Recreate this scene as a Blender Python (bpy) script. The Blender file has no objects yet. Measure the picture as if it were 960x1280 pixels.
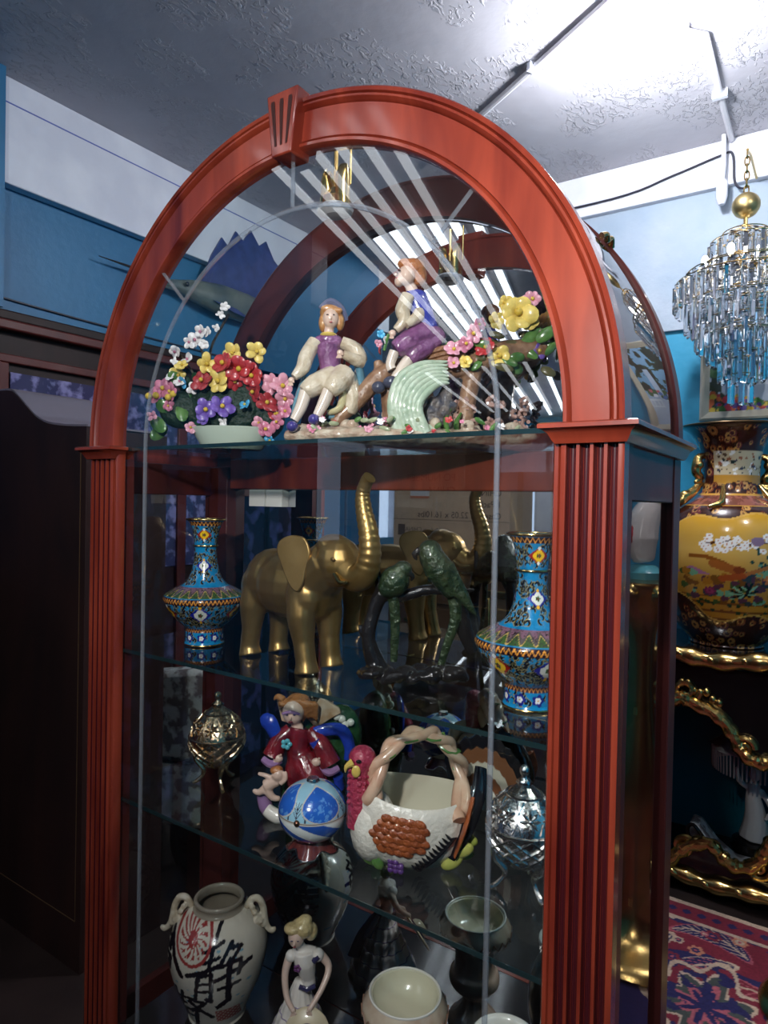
import bpy, bmesh, math, random
import numpy as np
from mathutils import Vector, Matrix
random.seed(7); RNG = np.random.default_rng(7)
scn = bpy.context.scene
COL = scn.collection
PI = math.pi
ZS = 1.45                      # height of the cabinet's arch spring line above the floor
CEIL = ZS + 1.40
XL, YB, YR, XR = -1.79, 2.26, -9.5, 2.4

# ------------------------------------------------------------------ camera
def camera():
    yaw, pit, rol = 0.5964, -0.0150, 0.0199
    f = Vector((-math.sin(yaw)*math.cos(pit), math.cos(yaw)*math.cos(pit), math.sin(pit)))
    r = Vector((math.cos(yaw), math.sin(yaw), 0)); u = r.cross(f)
    c, s = math.cos(rol), math.sin(rol)
    r2, u2 = c*r + s*u, -s*r + c*u
    cd = bpy.data.cameras.new('camera'); co = bpy.data.objects.new('camera', cd); COL.objects.link(co)
    m = Matrix.Identity(4)
    for i in range(3):
        m[i][0], m[i][1], m[i][2] = r2[i], u2[i], -f[i]
    m[0][3], m[1][3], m[2][3] = 0.763, -0.823, ZS - 0.102
    co.matrix_world = m
    cd.sensor_fit = 'VERTICAL'; cd.sensor_height = 36; cd.lens = 835.7/1280*36
    cd.clip_start = 0.02; cd.clip_end = 100
    scn.camera = co
camera()

# ------------------------------------------------------------------ world, lamps, exposure
w = bpy.data.worlds.new('world'); scn.world = w; w.use_nodes = True
w.node_tree.nodes['Background'].inputs[0].default_value = (0.62, 0.74, 1.0, 1)
w.node_tree.nodes['Background'].inputs[1].default_value = 1.3
scn.view_settings.view_transform = 'Standard'; scn.view_settings.look = 'None'
scn.view_settings.exposure = 0.0; scn.view_settings.gamma = 1.0
scn.view_settings.use_curve_mapping = False
scn.cycles.transparent_max_bounces = 40
scn.cycles.max_bounces = 14; scn.cycles.glossy_bounces = 6; scn.cycles.transmission_bounces = 12
scn.cycles.caustics_reflective = False; scn.cycles.caustics_refractive = False
LAMP_SPECS = [  # ceiling globes: location, watts, colour
    ((0.26, 1.30, CEIL - 0.085), 58, (0.92, 0.94, 1.0)),
    ((1.55, 0.55, CEIL - 0.085), 26, (1.0, 0.95, 0.90)),  # added fill out of view, brightens the vase, console and rug
    ((0.65, -1.3, CEIL - 0.085), 46, (0.95, 0.96, 1.0)),  # added fill out of view, brightens the reflected carton and sideboard
]
SPOT = ((0.50, -1.02, ZS + 0.30), (0.34, 0.05, ZS + 0.02), 72, (1.0, 0.95, 0.93))   # added spot standing in for a flash at the camera: place, aim, watts, colour
BATTEN_STRENGTH = 4.4

# ------------------------------------------------------------------ helpers
def C(r, g, b):
    def l(c):
        c = c/255.0
        return c/12.92 if c <= .04045 else ((c + .055)/1.055)**2.4
    return (l(r), l(g), l(b))

MATS = {}
def mat(name, col=(.5, .5, .5), rough=.5, metal=0, coat=0, bump=None, var=None, trans=0, ior=1.45, emit=0, wood=None, spec=.5):
    """bump=(scale,strength[,distance]); var=(colour2,scale[,low,high]); wood=(colour2,scale_vec)"""
    if name in MATS: return MATS[name]
    m = bpy.data.materials.new(name); m.use_nodes = True; nt = m.node_tree; N = nt.nodes; L = nt.links
    b = N['Principled BSDF']
    b.inputs['Base Color'].default_value = (*col, 1); b.inputs['Roughness'].default_value = rough
    b.inputs['Metallic'].default_value = metal; b.inputs['Coat Weight'].default_value = coat
    b.inputs['Coat Roughness'].default_value = .08; b.inputs['IOR'].default_value = ior
    b.inputs['Specular IOR Level'].default_value = spec
    b.inputs['Transmission Weight'].default_value = trans
    if emit:
        b.inputs['Emission Color'].default_value = (*col, 1); b.inputs['Emission Strength'].default_value = emit
    tc = N.new('ShaderNodeTexCoord')
    if var:
        n = N.new('ShaderNodeTexNoise'); n.inputs['Scale'].default_value = var[1]; n.inputs['Detail'].default_value = 5
        L.new(tc.outputs['Object'], n.inputs['Vector'])
        r = N.new('ShaderNodeValToRGB')
        r.color_ramp.elements[0].position = var[2] if len(var) > 2 else .35; r.color_ramp.elements[0].color = (*col, 1)
        r.color_ramp.elements[1].position = var[3] if len(var) > 3 else .65; r.color_ramp.elements[1].color = (*var[0], 1)
        L.new(n.outputs['Fac'], r.inputs[0]); L.new(r.outputs[0], b.inputs['Base Color'])
    if wood:
        mp = N.new('ShaderNodeMapping'); mp.inputs['Scale'].default_value = wood[1]
        L.new(tc.outputs['Object'], mp.inputs[0])
        n = N.new('ShaderNodeTexNoise'); n.inputs['Scale'].default_value = 1; n.inputs['Detail'].default_value = 6; n.inputs['Distortion'].default_value = .6
        L.new(mp.outputs[0], n.inputs['Vector'])
        r = N.new('ShaderNodeValToRGB'); r.color_ramp.elements[0].position = .3; r.color_ramp.elements[1].position = .7
        r.color_ramp.elements[0].color = (*col, 1); r.color_ramp.elements[1].color = (*wood[0], 1)
        L.new(n.outputs['Fac'], r.inputs[0]); L.new(r.outputs[0], b.inputs['Base Color'])
    if bump:
        n = N.new('ShaderNodeTexNoise'); n.inputs['Scale'].default_value = bump[0]; n.inputs['Detail'].default_value = 6
        L.new(tc.outputs['Object'], n.inputs['Vector'])
        bp = N.new('ShaderNodeBump'); bp.inputs['Strength'].default_value = bump[1]
        bp.inputs['Distance'].default_value = bump[2] if len(bump) > 2 else .01
        L.new(n.outputs['Fac'], bp.inputs['Height']); L.new(bp.outputs[0], b.inputs['Normal'])
    MATS[name] = m
    return m

def painted(name, rough=.25, coat=.5, metal=0):
    if name in MATS: return MATS[name]
    m = mat(name, rough=rough, coat=coat, metal=metal); nt = m.node_tree
    a = nt.nodes.new('ShaderNodeAttribute'); a.attribute_name = 'Col'
    nt.links.new(a.outputs['Color'], nt.nodes['Principled BSDF'].inputs['Base Color'])
    return m

def glass(name, tint=(.97, .985, .98), ior=1.6, rough=0.0):
    """clear pane: reflects by the Fresnel law at its outer face, otherwise lets light straight through"""
    if name in MATS: return MATS[name]
    m = bpy.data.materials.new(name); m.use_nodes = True; nt = m.node_tree; N = nt.nodes; L = nt.links
    for n in list(N): N.remove(n)
    o = N.new('ShaderNodeOutputMaterial'); mx = N.new('ShaderNodeMixShader'); t = N.new('ShaderNodeBsdfTransparent')
    g = N.new('ShaderNodeBsdfGlossy'); g.inputs['Roughness'].default_value = rough
    fr = N.new('ShaderNodeFresnel'); fr.inputs[0].default_value = ior
    ge = N.new('ShaderNodeNewGeometry'); s = N.new('ShaderNodeMath'); s.operation = 'SUBTRACT'; s.inputs[0].default_value = 1
    k = N.new('ShaderNodeMath'); k.operation = 'MULTIPLY'
    t.inputs[0].default_value = (*tint, 1)
    L.new(ge.outputs['Backfacing'], s.inputs[1]); L.new(fr.outputs[0], k.inputs[0]); L.new(s.outputs[0], k.inputs[1])
    L.new(k.outputs[0], mx.inputs[0]); L.new(t.outputs[0], mx.inputs[1]); L.new(g.outputs[0], mx.inputs[2])
    L.new(mx.outputs[0], o.inputs[0])
    MATS[name] = m
    return m

class G:
    """collects shapes; k scales design units to metres"""
    def __init__(s, k=1.0): s.v = []; s.f = []; s.k = k
    def add(s, v, f):
        o = len(s.v); s.v += [tuple(float(a) for a in p) for p in v]; s.f += [tuple(i + o for i in q) for q in f]; return s
    def box(s, c, z, rz=0, rot=None):
        M = rot if rot is not None else Matrix.Rotation(rz, 3, 'Z'); c = Vector(c)
        v = [c + M @ Vector((a*z[0]/2, b*z[1]/2, d*z[2]/2)) for a in (-1, 1) for b in (-1, 1) for d in (-1, 1)]
        return s.add(v, [(0, 1, 3, 2), (4, 6, 7, 5), (0, 4, 5, 1), (2, 3, 7, 6), (0, 2, 6, 4), (1, 5, 7, 3)])
    def bb(s, x0, x1, y0, y1, z0, z1): return s.box(((x0+x1)/2, (y0+y1)/2, (z0+z1)/2), (x1-x0, y1-y0, z1-z0))
    def tube(s, pts, rad, n=10, flat=1.0, closed=False, res=0):
        P = [Vector(p) for p in pts]
        R = list(rad) if hasattr(rad, '__len__') else [rad]*len(P)
        if res:
            P, R = smooth_path(P, R, res, closed)
        m = len(P); T = []
        for i in range(m):
            a = P[(i+1) % m] if (closed or i < m-1) else P[i]; b = P[(i-1) % m] if (closed or i > 0) else P[i]
            T.append((a-b).normalized())
        up = Vector((0, 0, 1)) if abs(T[0].z) < .9 else Vector((0, 1, 0))
        nrm = (up - T[0]*up.dot(T[0])).normalized(); v = []; f = []
        for i in range(m):
            nrm = (nrm - T[i]*nrm.dot(T[i])).normalized(); bi = T[i].cross(nrm)
            for j in range(n):
                a = 2*PI*j/n; v.append(P[i] + R[i]*(math.cos(a)*nrm + flat*math.sin(a)*bi))
        for i in range(m if closed else m-1):
            i2 = (i+1) % m
            for j in range(n):
                j2 = (j+1) % n; f.append((i*n+j, i*n+j2, i2*n+j2, i2*n+j))
        if not closed: f.append(tuple(range(n))[::-1]); f.append(tuple((m-1)*n+j for j in range(n)))
        return s.add(v, f)
    def ell(s, c, r, rot=None, nu=14, nv=9):
        c = Vector(c); r = (r, r, r) if not hasattr(r, '__len__') else r
        M = Matrix.Identity(3) if rot is None else (rot if isinstance(rot, Matrix) else eul(*rot))
        v = [c + M @ Vector((0, 0, -r[2]))]; f = []
        for i in range(1, nv):
            p = -PI/2 + PI*i/nv
            for j in range(nu):
                a = 2*PI*j/nu; v.append(c + M @ Vector((r[0]*math.cos(p)*math.cos(a), r[1]*math.cos(p)*math.sin(a), r[2]*math.sin(p))))
        v.append(c + M @ Vector((0, 0, r[2]))); last = len(v)-1
        for j in range(nu):
            f.append((0, 1+(j+1) % nu, 1+j)); f.append((last, last-nu+j, last-nu+(j+1) % nu))
        for i in range(nv-2):
            for j in range(nu):
                a = 1+i*nu; f.append((a+j, a+(j+1) % nu, a+nu+(j+1) % nu, a+nu+j))
        return s.add(v, f)
    def lathe(s, prof, n=32, c=(0, 0, 0), wob=None, cap=(1, 1)):
        v = []; f = []; m = len(prof)
        for i, (r, z) in enumerate(prof):
            for j in range(n):
                a = 2*PI*j/n; q = r*(wob(a, z) if wob else 1)
                v.append((c[0]+q*math.sin(a), c[1]-q*math.cos(a), c[2]+z))
        for i in range(m-1):
            for j in range(n):
                f.append((i*n+j, i*n+(j+1) % n, (i+1)*n+(j+1) % n, (i+1)*n+j))
        if cap[0] and prof[0][0] > 1e-6: f.append(tuple(range(n))[::-1])
        if cap[1] and prof[-1][0] > 1e-6: f.append(tuple((m-1)*n+j for j in range(n)))
        return s.add(v, f)
    def ext(s, poly, a0, a1, axis='y'):
        n = len(poly)
        def p(u, w, t): return (u, t, w) if axis == 'y' else ((u, w, t) if axis == 'z' else (t, u, w))
        v = [p(u, w, a0) for u, w in poly] + [p(u, w, a1) for u, w in poly]
        f = [tuple(range(n)), tuple(range(2*n-1, n-1, -1))]
        for i in range(n): f.append((i, n+i, n+(i+1) % n, (i+1) % n))
        return s.add(v, f)
    def arc(s, prof, a0, a1, n, c=(0, 0, 0)):
        """sweep a closed (radius, y) outline round the y axis between two angles"""
        m = len(prof); v = []; f = []
        for i in range(n+1):
            a = a0+(a1-a0)*i/n
            for r, y in prof: v.append((c[0]+r*math.cos(a), c[1]+y, c[2]+r*math.sin(a)))
        for i in range(n):
            for j in range(m): f.append((i*m+j, i*m+(j+1) % m, (i+1)*m+(j+1) % m, (i+1)*m+j))
        f.append(tuple(range(m))[::-1]); f.append(tuple(n*m+j for j in range(m)))
        return s.add(v, f)
    def out(s, name, m, parent=None, sharp=40, remesh=0, relax=2, loc=None, bevel=0):
        me = bpy.data.meshes.new(name)
        me.from_pydata([(a*s.k, b*s.k, c*s.k) for a, b, c in s.v], [], s.f)
        bm = bmesh.new(); bm.from_mesh(me); bmesh.ops.recalc_face_normals(bm, faces=bm.faces); bm.to_mesh(me); bm.free()
        me.materials.append(m)
        o = bpy.data.objects.new(name, me); COL.objects.link(o)
        if parent is not None: o.parent = parent
        if loc is not None: o.location = loc
        if bevel:
            b = o.modifiers.new('bevel', 'BEVEL'); b.width = bevel; b.segments = 2; b.limit_method = 'ANGLE'
        if remesh:
            r = o.modifiers.new('remesh', 'REMESH'); r.mode = 'VOXEL'; r.voxel_size = remesh; r.use_smooth_shade = True
            if relax:
                q = o.modifiers.new('smooth', 'SMOOTH'); q.factor = .5; q.iterations = relax
        me.polygons.foreach_set('use_smooth', [True]*len(me.polygons))
        if sharp: me.set_sharp_from_angle(angle=math.radians(sharp))
        return o

def eul(x, y, z):
    return (Matrix.Rotation(math.radians(z), 3, 'Z') @ Matrix.Rotation(math.radians(y), 3, 'Y') @ Matrix.Rotation(math.radians(x), 3, 'X'))
def smooth_path(P, R, res, closed=False):
    out = []; rr = []; n = len(P)
    for i in range(n if closed else n-1):
        p0 = P[(i-1) % n] if (closed or i > 0) else P[i]; p1 = P[i]; p2 = P[(i+1) % n]
        p3 = P[(i+2) % n] if (closed or i+2 < n) else P[(i+1) % n]
        for t in range(res):
            t /= res
            out.append(.5*((2*p1)+(p2-p0)*t+(2*p0-5*p1+4*p2-p3)*t*t+(3*p1-p0-3*p2+p3)*t**3))
            rr.append(R[i]*(1-t)+R[(i+1) % n]*t)
    if not closed: out.append(P[-1]); rr.append(R[-1])
    return out, rr
def tag(o, label, cat, group=None):
    o['label'] = label; o['category'] = cat
    if group: o['group'] = group
    return o
def thing(name, label, cat, loc=(0, 0, 0), rz=0, group=None):
    o = bpy.data.objects.new(name, None); COL.objects.link(o); o.empty_display_size = .05
    o.location = loc; o.rotation_euler = (0, 0, rz)
    return tag(o, label, cat, group)
def struct(o): o['kind'] = 'structure'; return o
def copy_thing(src, label=None, loc=None, rz=None):
    r = src.copy(); COL.objects.link(r)
    if loc is not None: r.location = loc
    if rz is not None: r.rotation_euler = (0, 0, rz)
    if label: r['label'] = label
    for ch in src.children:
        c = ch.copy(); COL.objects.link(c); c.parent = r
        for g in ch.children:
            d = g.copy(); COL.objects.link(d); d.parent = c
    return r
VIEW = 0.5964       # the display things are turned towards the shop aisle

# ---- numpy painting on dense meshes
def vnoise(x, y, seed=0):
    t = np.random.default_rng(seed).random((64, 64)); xi = np.floor(x).astype(int); yi = np.floor(y).astype(int)
    fx = x-xi; fy = y-yi; fx = fx*fx*(3-2*fx); fy = fy*fy*(3-2*fy)
    a = t[xi % 64, yi % 64]; b = t[(xi+1) % 64, yi % 64]; c = t[xi % 64, (yi+1) % 64]; d = t[(xi+1) % 64, (yi+1) % 64]
    return (a*(1-fx)+b*fx)*(1-fy)+(c*(1-fx)+d*fx)*fy
def fbm(x, y, seed=0, o=4):
    s = 0; a = .5
    for i in range(o): s = s+a*vnoise(x*2**i, y*2**i, seed+i); a /= 2
    return s/(1-.5**o)
def put(col, mask, c): col[mask] = c
def dist_line(x, y, pts):
    d = np.full(x.shape, 1e9)
    for (x0, y0), (x1, y1) in zip(pts[:-1], pts[1:]):
        dx, dy = x1-x0, y1-y0; t = np.clip(((x-x0)*dx+(y-y0)*dy)/(dx*dx+dy*dy+1e-12), 0, 1)
        d = np.minimum(d, np.hypot(x-x0-t*dx, y-y0-t*dy))
    return d
def flower_mask(x, y, cx, cy, r, n=5, k=.3, ph=0):
    dx, dy = x-cx, y-cy; a = np.arctan2(dy, dx)
    return np.hypot(dx, dy) < r*(1-k+k*np.abs(np.cos(n*a/2+ph)))
def grid_mesh(name, V, nu, nv, col, m, parent=None, wrap=True):
    """V: (nv*nu,3) vertices, rows of nu; colours per vertex"""
    i = np.arange(nv-1)[:, None]; j = np.arange(nu if wrap else nu-1)[None, :]; j2 = (j+1) % nu
    F = np.stack([i*nu+j+0*j2, i*nu+j2, (i+1)*nu+j2, (i+1)*nu+j], -1).reshape(-1, 4)
    me = bpy.data.meshes.new(name); nf = len(F)
    me.vertices.add(len(V)); me.vertices.foreach_set('co', V.astype(np.float32).ravel())
    me.loops.add(nf*4); me.loops.foreach_set('vertex_index', F.astype(np.int32).ravel())
    me.polygons.add(nf); me.polygons.foreach_set('loop_start', np.arange(0, nf*4, 4, dtype=np.int32))
    me.polygons.foreach_set('loop_total', np.full(nf, 4, dtype=np.int32))
    me.update(calc_edges=True); me.validate()
    a = me.color_attributes.new('Col', 'FLOAT_COLOR', 'POINT')
    a.data.foreach_set('color', np.concatenate([np.clip(col, 0, 1), np.ones((len(col), 1))], 1).astype(np.float32).ravel())
    me.polygons.foreach_set('use_smooth', [True]*nf)
    me.materials.append(m)
    o = bpy.data.objects.new(name, me); COL.objects.link(o)
    if parent is not None: o.parent = parent
    return o
def lathe_grid(prof, nt, nz):
    P = np.array(prof, float); s = np.r_[0, np.cumsum(np.hypot(*np.diff(P, axis=0).T))]
    t = np.linspace(0, s[-1], nz); r = np.interp(t, s, P[:, 0]); z = np.interp(t, s, P[:, 1])
    th = np.linspace(-PI, PI, nt, endpoint=False)
    R, TH = np.meshgrid(r, th, indexing='ij'); Z = np.repeat(z[:, None], nt, 1); S = np.repeat(t[:, None]/s[-1], nt, 1)
    V = np.stack([R*np.sin(TH), -R*np.cos(TH), Z], -1).reshape(-1, 3)
    return V, TH.ravel(), Z.ravel(), R.ravel(), S.ravel()
def cspline(prof, res=6):
    P, _ = smooth_path([Vector((a, b, 0)) for a, b in prof], [0]*len(prof), res)
    return [(max(p.x, 0), p.y) for p in P]

# ------------------------------------------------------------------ materials
M_wood = mat('mahogany', (.105, .011, .007), .26, coat=.45, wood=((.31, .050, .023), (13, 13, 2.2)), bump=(60, .05, .002))
M_woodv = mat('mahogany_dark', (.060, .011, .010), .42, coat=.08, wood=((.11, .020, .015), (9, 9, 2)), spec=.3)
M_flute = mat('flute_shade', (.045, .006, .009), .25, coat=.5)  # shade of the grooves, put into the colour of the flute strips
M_glass = glass('cabinet_glass', ior=1.75)
M_shelf = glass('shelf_glass', (.86, .93, .92), 1.6)
M_edge = mat('shelf_edge', (.010, .026, .030), .12, coat=.6)
M_bar = glass('bevel_bar', (.80, .84, .88), 2.2, .05)
def frosted(m):
    nt = m.node_tree; N = nt.nodes; L = nt.links; mx = [n for n in N if n.type == 'MIX_SHADER'][0]; o = [n for n in N if n.type == 'OUTPUT_MATERIAL'][0]
    d = N.new('ShaderNodeBsdfDiffuse'); d.inputs[0].default_value = (.75, .80, .86, 1); m2 = N.new('ShaderNodeMixShader'); m2.inputs[0].default_value = .10
    L.new(mx.outputs[0], m2.inputs[1]); L.new(d.outputs[0], m2.inputs[2]); L.new(m2.outputs[0], o.inputs[0])
frosted(M_bar)
M_mirror = mat('mirror', (.72, .74, .78), .015, 1)
M_gold = mat('gilt', (.62, .42, .15), .24, 1, bump=(90, .15, .003))
M_brass = mat('brass', (.60, .42, .16), .2, 1)
M_bronze = mat('gold_bronze', (.40, .26, .10), .34, .85, var=((.28, .175, .06), 18), bump=(30, .06, .003))
M_silver = mat('silver', (.72, .70, .68), .16, 1, bump=(140, .5, .003))
M_pgold = mat('pale_gold', (.72, .55, .36), .17, 1, bump=(140, .5, .003))
M_black = mat('black_lacquer', (.008, .007, .008), .18, coat=.5)
M_white = mat('porcelain', (.72, .68, .62), .15, coat=.6)
M_pwhite = mat('white_paint', (.74, .76, .82), .55, bump=(14, .25, .01), var=((.62, .64, .72), 5))
M_blue = mat('blue_wall', (.016, .125, .26), .5, bump=(30, .25, .006), var=((.020, .155, .31), 3))
M_teal = mat('teal_wall', (.012, .24, .42), .5, bump=(35, .25, .006), var=((.016, .28, .47), 3))

# ------------------------------------------------------------------ the room
def room():
    M_ceil = mat('rough_ceiling', (.44, .43, .47), .6, bump=(22, .9, .02), var=((.50, .49, .53), 4))
    # trowelled plaster: a second, patchy relief
    nt = M_ceil.node_tree; N = nt.nodes; L = nt.links
    b = N['Principled BSDF']; tc = [n for n in N if n.type == 'TEX_COORD'][0]
    mp = N.new('ShaderNodeMapping'); mp.inputs['Scale'].default_value = (48, 26, 30); L.new(tc.outputs['Object'], mp.inputs[0])
    n1 = N.new('ShaderNodeTexNoise'); n1.inputs['Detail'].default_value = 7; n1.inputs['Scale'].default_value = 1; n1.inputs['Distortion'].default_value = 1.2
    L.new(mp.outputs[0], n1.inputs['Vector'])
    r1 = N.new('ShaderNodeValToRGB'); r1.color_ramp.elements[0].position = .52; r1.color_ramp.elements[1].position = .60; L.new(n1.outputs['Fac'], r1.inputs[0])
    n2 = N.new('ShaderNodeTexNoise'); n2.inputs['Scale'].default_value = 3.2; L.new(tc.outputs['Object'], n2.inputs['Vector'])
    r2 = N.new('ShaderNodeValToRGB'); r2.color_ramp.elements[0].position = .46; r2.color_ramp.elements[1].position = .56; L.new(n2.outputs['Fac'], r2.inputs[0])
    mu = N.new('ShaderNodeMath'); mu.operation = 'MULTIPLY'; L.new(r1.outputs[0], mu.inputs[0]); L.new(r2.outputs[0], mu.inputs[1])
    bp = N.new('ShaderNodeBump'); bp.inputs['Strength'].default_value = .8; bp.inputs['Distance'].default_value = .007
    old = [n for n in N if n.type == 'BUMP'][0]
    L.new(mu.outputs[0], bp.inputs['Height']); L.new(old.outputs[0], bp.inputs['Normal']); L.new(bp.outputs[0], b.inputs['Normal'])
    old.inputs['Strength'].default_value = .07
    M_floor = mat('floor_tiles', (.016, .010, .009), .45, var=((.026, .016, .014), 6))
    M_grey = mat('greyblue_paint', (.34, .40, .48), .6, bump=(16, .6, .01), var=((.26, .34, .43), 4))
    struct(G().bb(-5, XR, YR, YB+.1, -.1, 0).out('floor', M_floor))
    struct(G().bb(-5, XR, YR, YB+.1, CEIL, CEIL+.1).out('ceiling', M_ceil))
    struct(G().bb(XL-.1, XL, -2.2, YB, 0, CEIL).out('wall_left', M_blue))
    struct(G().bb(XL, XR, YB, YB+.1, 0, CEIL).out('wall_back', M_teal))
    struct(G().bb(XR, XR+.1, YR, YB+.1, 0, CEIL).out('wall_right', M_teal))
    # the shop goes on behind: rear wall with a daylit window opening
    g = G(); wx0, wx1, wz0, wz1 = -4.2, -.9, .75, 2.35
    g.bb(-5, wx0, YR-.1, YR, 0, CEIL); g.bb(wx1, XR, YR-.1, YR, 0, CEIL); g.bb(wx0, wx1, YR-.1, YR, 0, wz0); g.bb(wx0, wx1, YR-.1, YR, wz1, CEIL)
    struct(g.out('wall_rear', M_teal))
    wr = struct(G().bb(wx0, wx1, YR-.06, YR-.05, wz0, wz1).out('window_1', glass('window_glass')))
    for i in range(4):
        x = wx0+(wx1-wx0)*i/3; G().bb(x-.03, x+.03, YR-.08, YR+.02, wz0, wz1).out('window_frame', M_pwhite, wr)
    g = G(); fy0, fy1 = -8.6, -4.6
    g.bb(-5.1, -5, YR, fy0, 0, CEIL); g.bb(-5.1, -5, fy1, -2.2, 0, CEIL); g.bb(-5.1, -5, fy0, fy1, 0, .8); g.bb(-5.1, -5, fy0, fy1, 2.2, CEIL); struct(g.out('wall_far', M_teal))
    wf = struct(G().bb(-5.06, -5.05, fy0, fy1, .8, 2.2).out('window_2', glass('window_glass')))
    for i in range(4): G().bb(-5.08, -4.98, fy0+i*1.31, fy0+.07+i*1.31, .8, 2.2).out('window_frame', M_pwhite, wf)
    struct(G().bb(-5, XL-.1, -2.2, -2.1, 0, CEIL).out('wall_return', M_teal))
    # painted beams and bands
    z0 = ZS+1.02
    bl = struct(G().bb(XL, XL+.05, -2.2, YB, z0, CEIL).out('trim_1', M_pwhite, bevel=.004))
    G().bb(XL+.05, XL+.0512, -2.2, YB, CEIL-.095, CEIL-.09).out('pencil_line', mat('blue_line', (.12, .16, .45), .6), bl)
    struct(G().bb(XL, XR, YB-.05, YB, ZS+1.215, CEIL).out('trim_2', M_pwhite, bevel=.004))
    struct(G().bb(XL, XR, YB-.02, YB, ZS+.655, ZS+1.215).out('trim_3', M_grey, bevel=.003))
    struct(G().bb(XL, XL+.10, -2.0, .375, ZS+.56, CEIL).out('trim_4', M_blue))
room()

def conduits():
    M_c = mat('conduit_grey', (.70, .69, .72), .5)
    for lab, pts in (('grey conduit crossing the ceiling behind the arched cabinet', [(.15, 1.19), (.32, 1.09), (.5, .98), (-.41, 1.51)]),
                     ('grey conduit on the ceiling above the chandelier', [(.26, 1.36), (.38, 1.49), (.37, 2.2)])):
        if len(pts) == 4: pts = [(.75, .83), (.15, 1.19), (-.41, 1.51), (-.75, 1.72)]
        t = thing('ceiling_conduit', lab, 'conduit', (pts[0][0], pts[0][1], CEIL))
        o = pts[0]
        G().tube([(p[0]-o[0], p[1]-o[1], -.012) for p in pts], .011, 8).out('pipe', M_c, t)
        for a, b in zip(pts[:-1], pts[1:]):
            x = (a[0]+b[0])/2-o[0]; y = (a[1]+b[1])/2-o[1]; r = math.atan2(b[1]-a[1], b[0]-a[0])
            G().box((x, y, -.014), (.02, .05, .028), r).out('clip', M_pwhite, t)
    k = tag(G().tube([(-.75, 2.2, ZS+1.27), (-.1, 2.2, ZS+1.262), (.15, 2.2, ZS+1.30), (.33, 2.2, ZS+1.335), (.375, 2.2, ZS+1.33), (.385, 2.2, ZS+1.22), (.41, 2.19, ZS+1.18), (.44, 2.18, ZS+1.175)],
                     .0045, 6, res=6).out('electric_cable', mat('black_cable', (.02, .02, .035), .5)), 'thin black cable tacked along the white beam', 'cable')
    t = thing('junction_box', 'small white cord grip hanging below the white beam', 'junction box', (.345, 2.165, ZS+1.12))
    G().tube([(0, 0, 0), (0, 0, .03), (0, 0, .085), (0, 0, .10)], [.012, .022, .022, .012], 12, res=3).out('body', M_pwhite, t)
    G().tube([(0, 0, .09), (.004, .003, .16), (.002, -.002, .278)], .009, 8).out('lead', M_pwhite, t)
conduits()

def ceiling_lamps():
    labs = ['glaring white globe lamp on the ceiling near the chandelier', 'added unseen fill globe over the rug, brightening vase and console', 'added unseen fill globe over the rear aisle, brightening the carton']
    for (loc, wt, c), lab in zip(LAMP_SPECS, labs):
        drop = CEIL-.085-loc[2]
        t = thing('ceiling_lamp', lab, 'lamp', (loc[0], loc[1], CEIL))
        G().lathe([(.05, 0), (.05, -.012), (.03, -.02), (.0, -.022)], 24).out('ceiling_rose', M_pwhite, t)
        if drop > .02: G().tube([(0, 0, -.02), (0, 0, -drop-.02)], .004, 8).out('cord', M_pwhite, t)
        G().lathe([(.0, -.018), (.022, -.02), (.022, -.045), (0, -.045)], 24, (0, 0, -drop)).out('lamp_holder', M_pwhite, t)
        G().ell((0, 0, -.085-drop), (.042, .042, .048), nu=20, nv=12).out('bulb', mat('bulb_%d' % int(wt), c, .3, emit=55), t)
        ld = bpy.data.lights.new('ceiling_lamp_light', 'POINT'); ld.energy = wt; ld.color = c; ld.shadow_soft_size = .06
        lo = bpy.data.objects.new('lamp_light', ld); COL.objects.link(lo); lo.parent = t; lo.location = (0, 0, -.16-drop)
ceiling_lamps()

def flash_stand_in():  # rod and shade are added to carry the stand-in for the flash
    p, aim, wt, c = SPOT; P = Vector(p); d = (Vector(aim)-P).normalized()
    t = thing('flash_stand_in', 'added unseen spot in place of a camera flash, aimed at the display cabinet', 'lamp', (P.x, P.y, CEIL))
    L = P-Vector((P.x, P.y, CEIL)); q = d.to_track_quat('-Z', 'Y').to_matrix()
    G().lathe([(.05, 0), (.05, -.012), (.03, -.02), (0, -.022)], 24).out('ceiling_rose', M_pwhite, t)
    G().tube([(0, 0, -.02), tuple(L-d*.075)], .006, 8).out('drop_rod', M_black, t)
    g = G().lathe([(.012, .08), (.03, .075), (.036, .03), (.046, -.012), (.043, -.012), (.030, .03), (.0, .04)], 24); g.v = [tuple(L+q @ Vector(v)) for v in g.v]; g.out('shade', M_black, t, sharp=50)
    ld = bpy.data.lights.new('spot_light', 'SPOT'); ld.energy = wt; ld.color = c; ld.shadow_soft_size = .03; ld.spot_size = math.radians(104); ld.spot_blend = 1.0
    lo = bpy.data.objects.new('spot_beam', ld); COL.objects.link(lo); lo.parent = t; lo.location = L-d*.005+d*.02; lo.rotation_euler = d.to_track_quat('-Z', 'Y').to_euler()
flash_stand_in()

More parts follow.
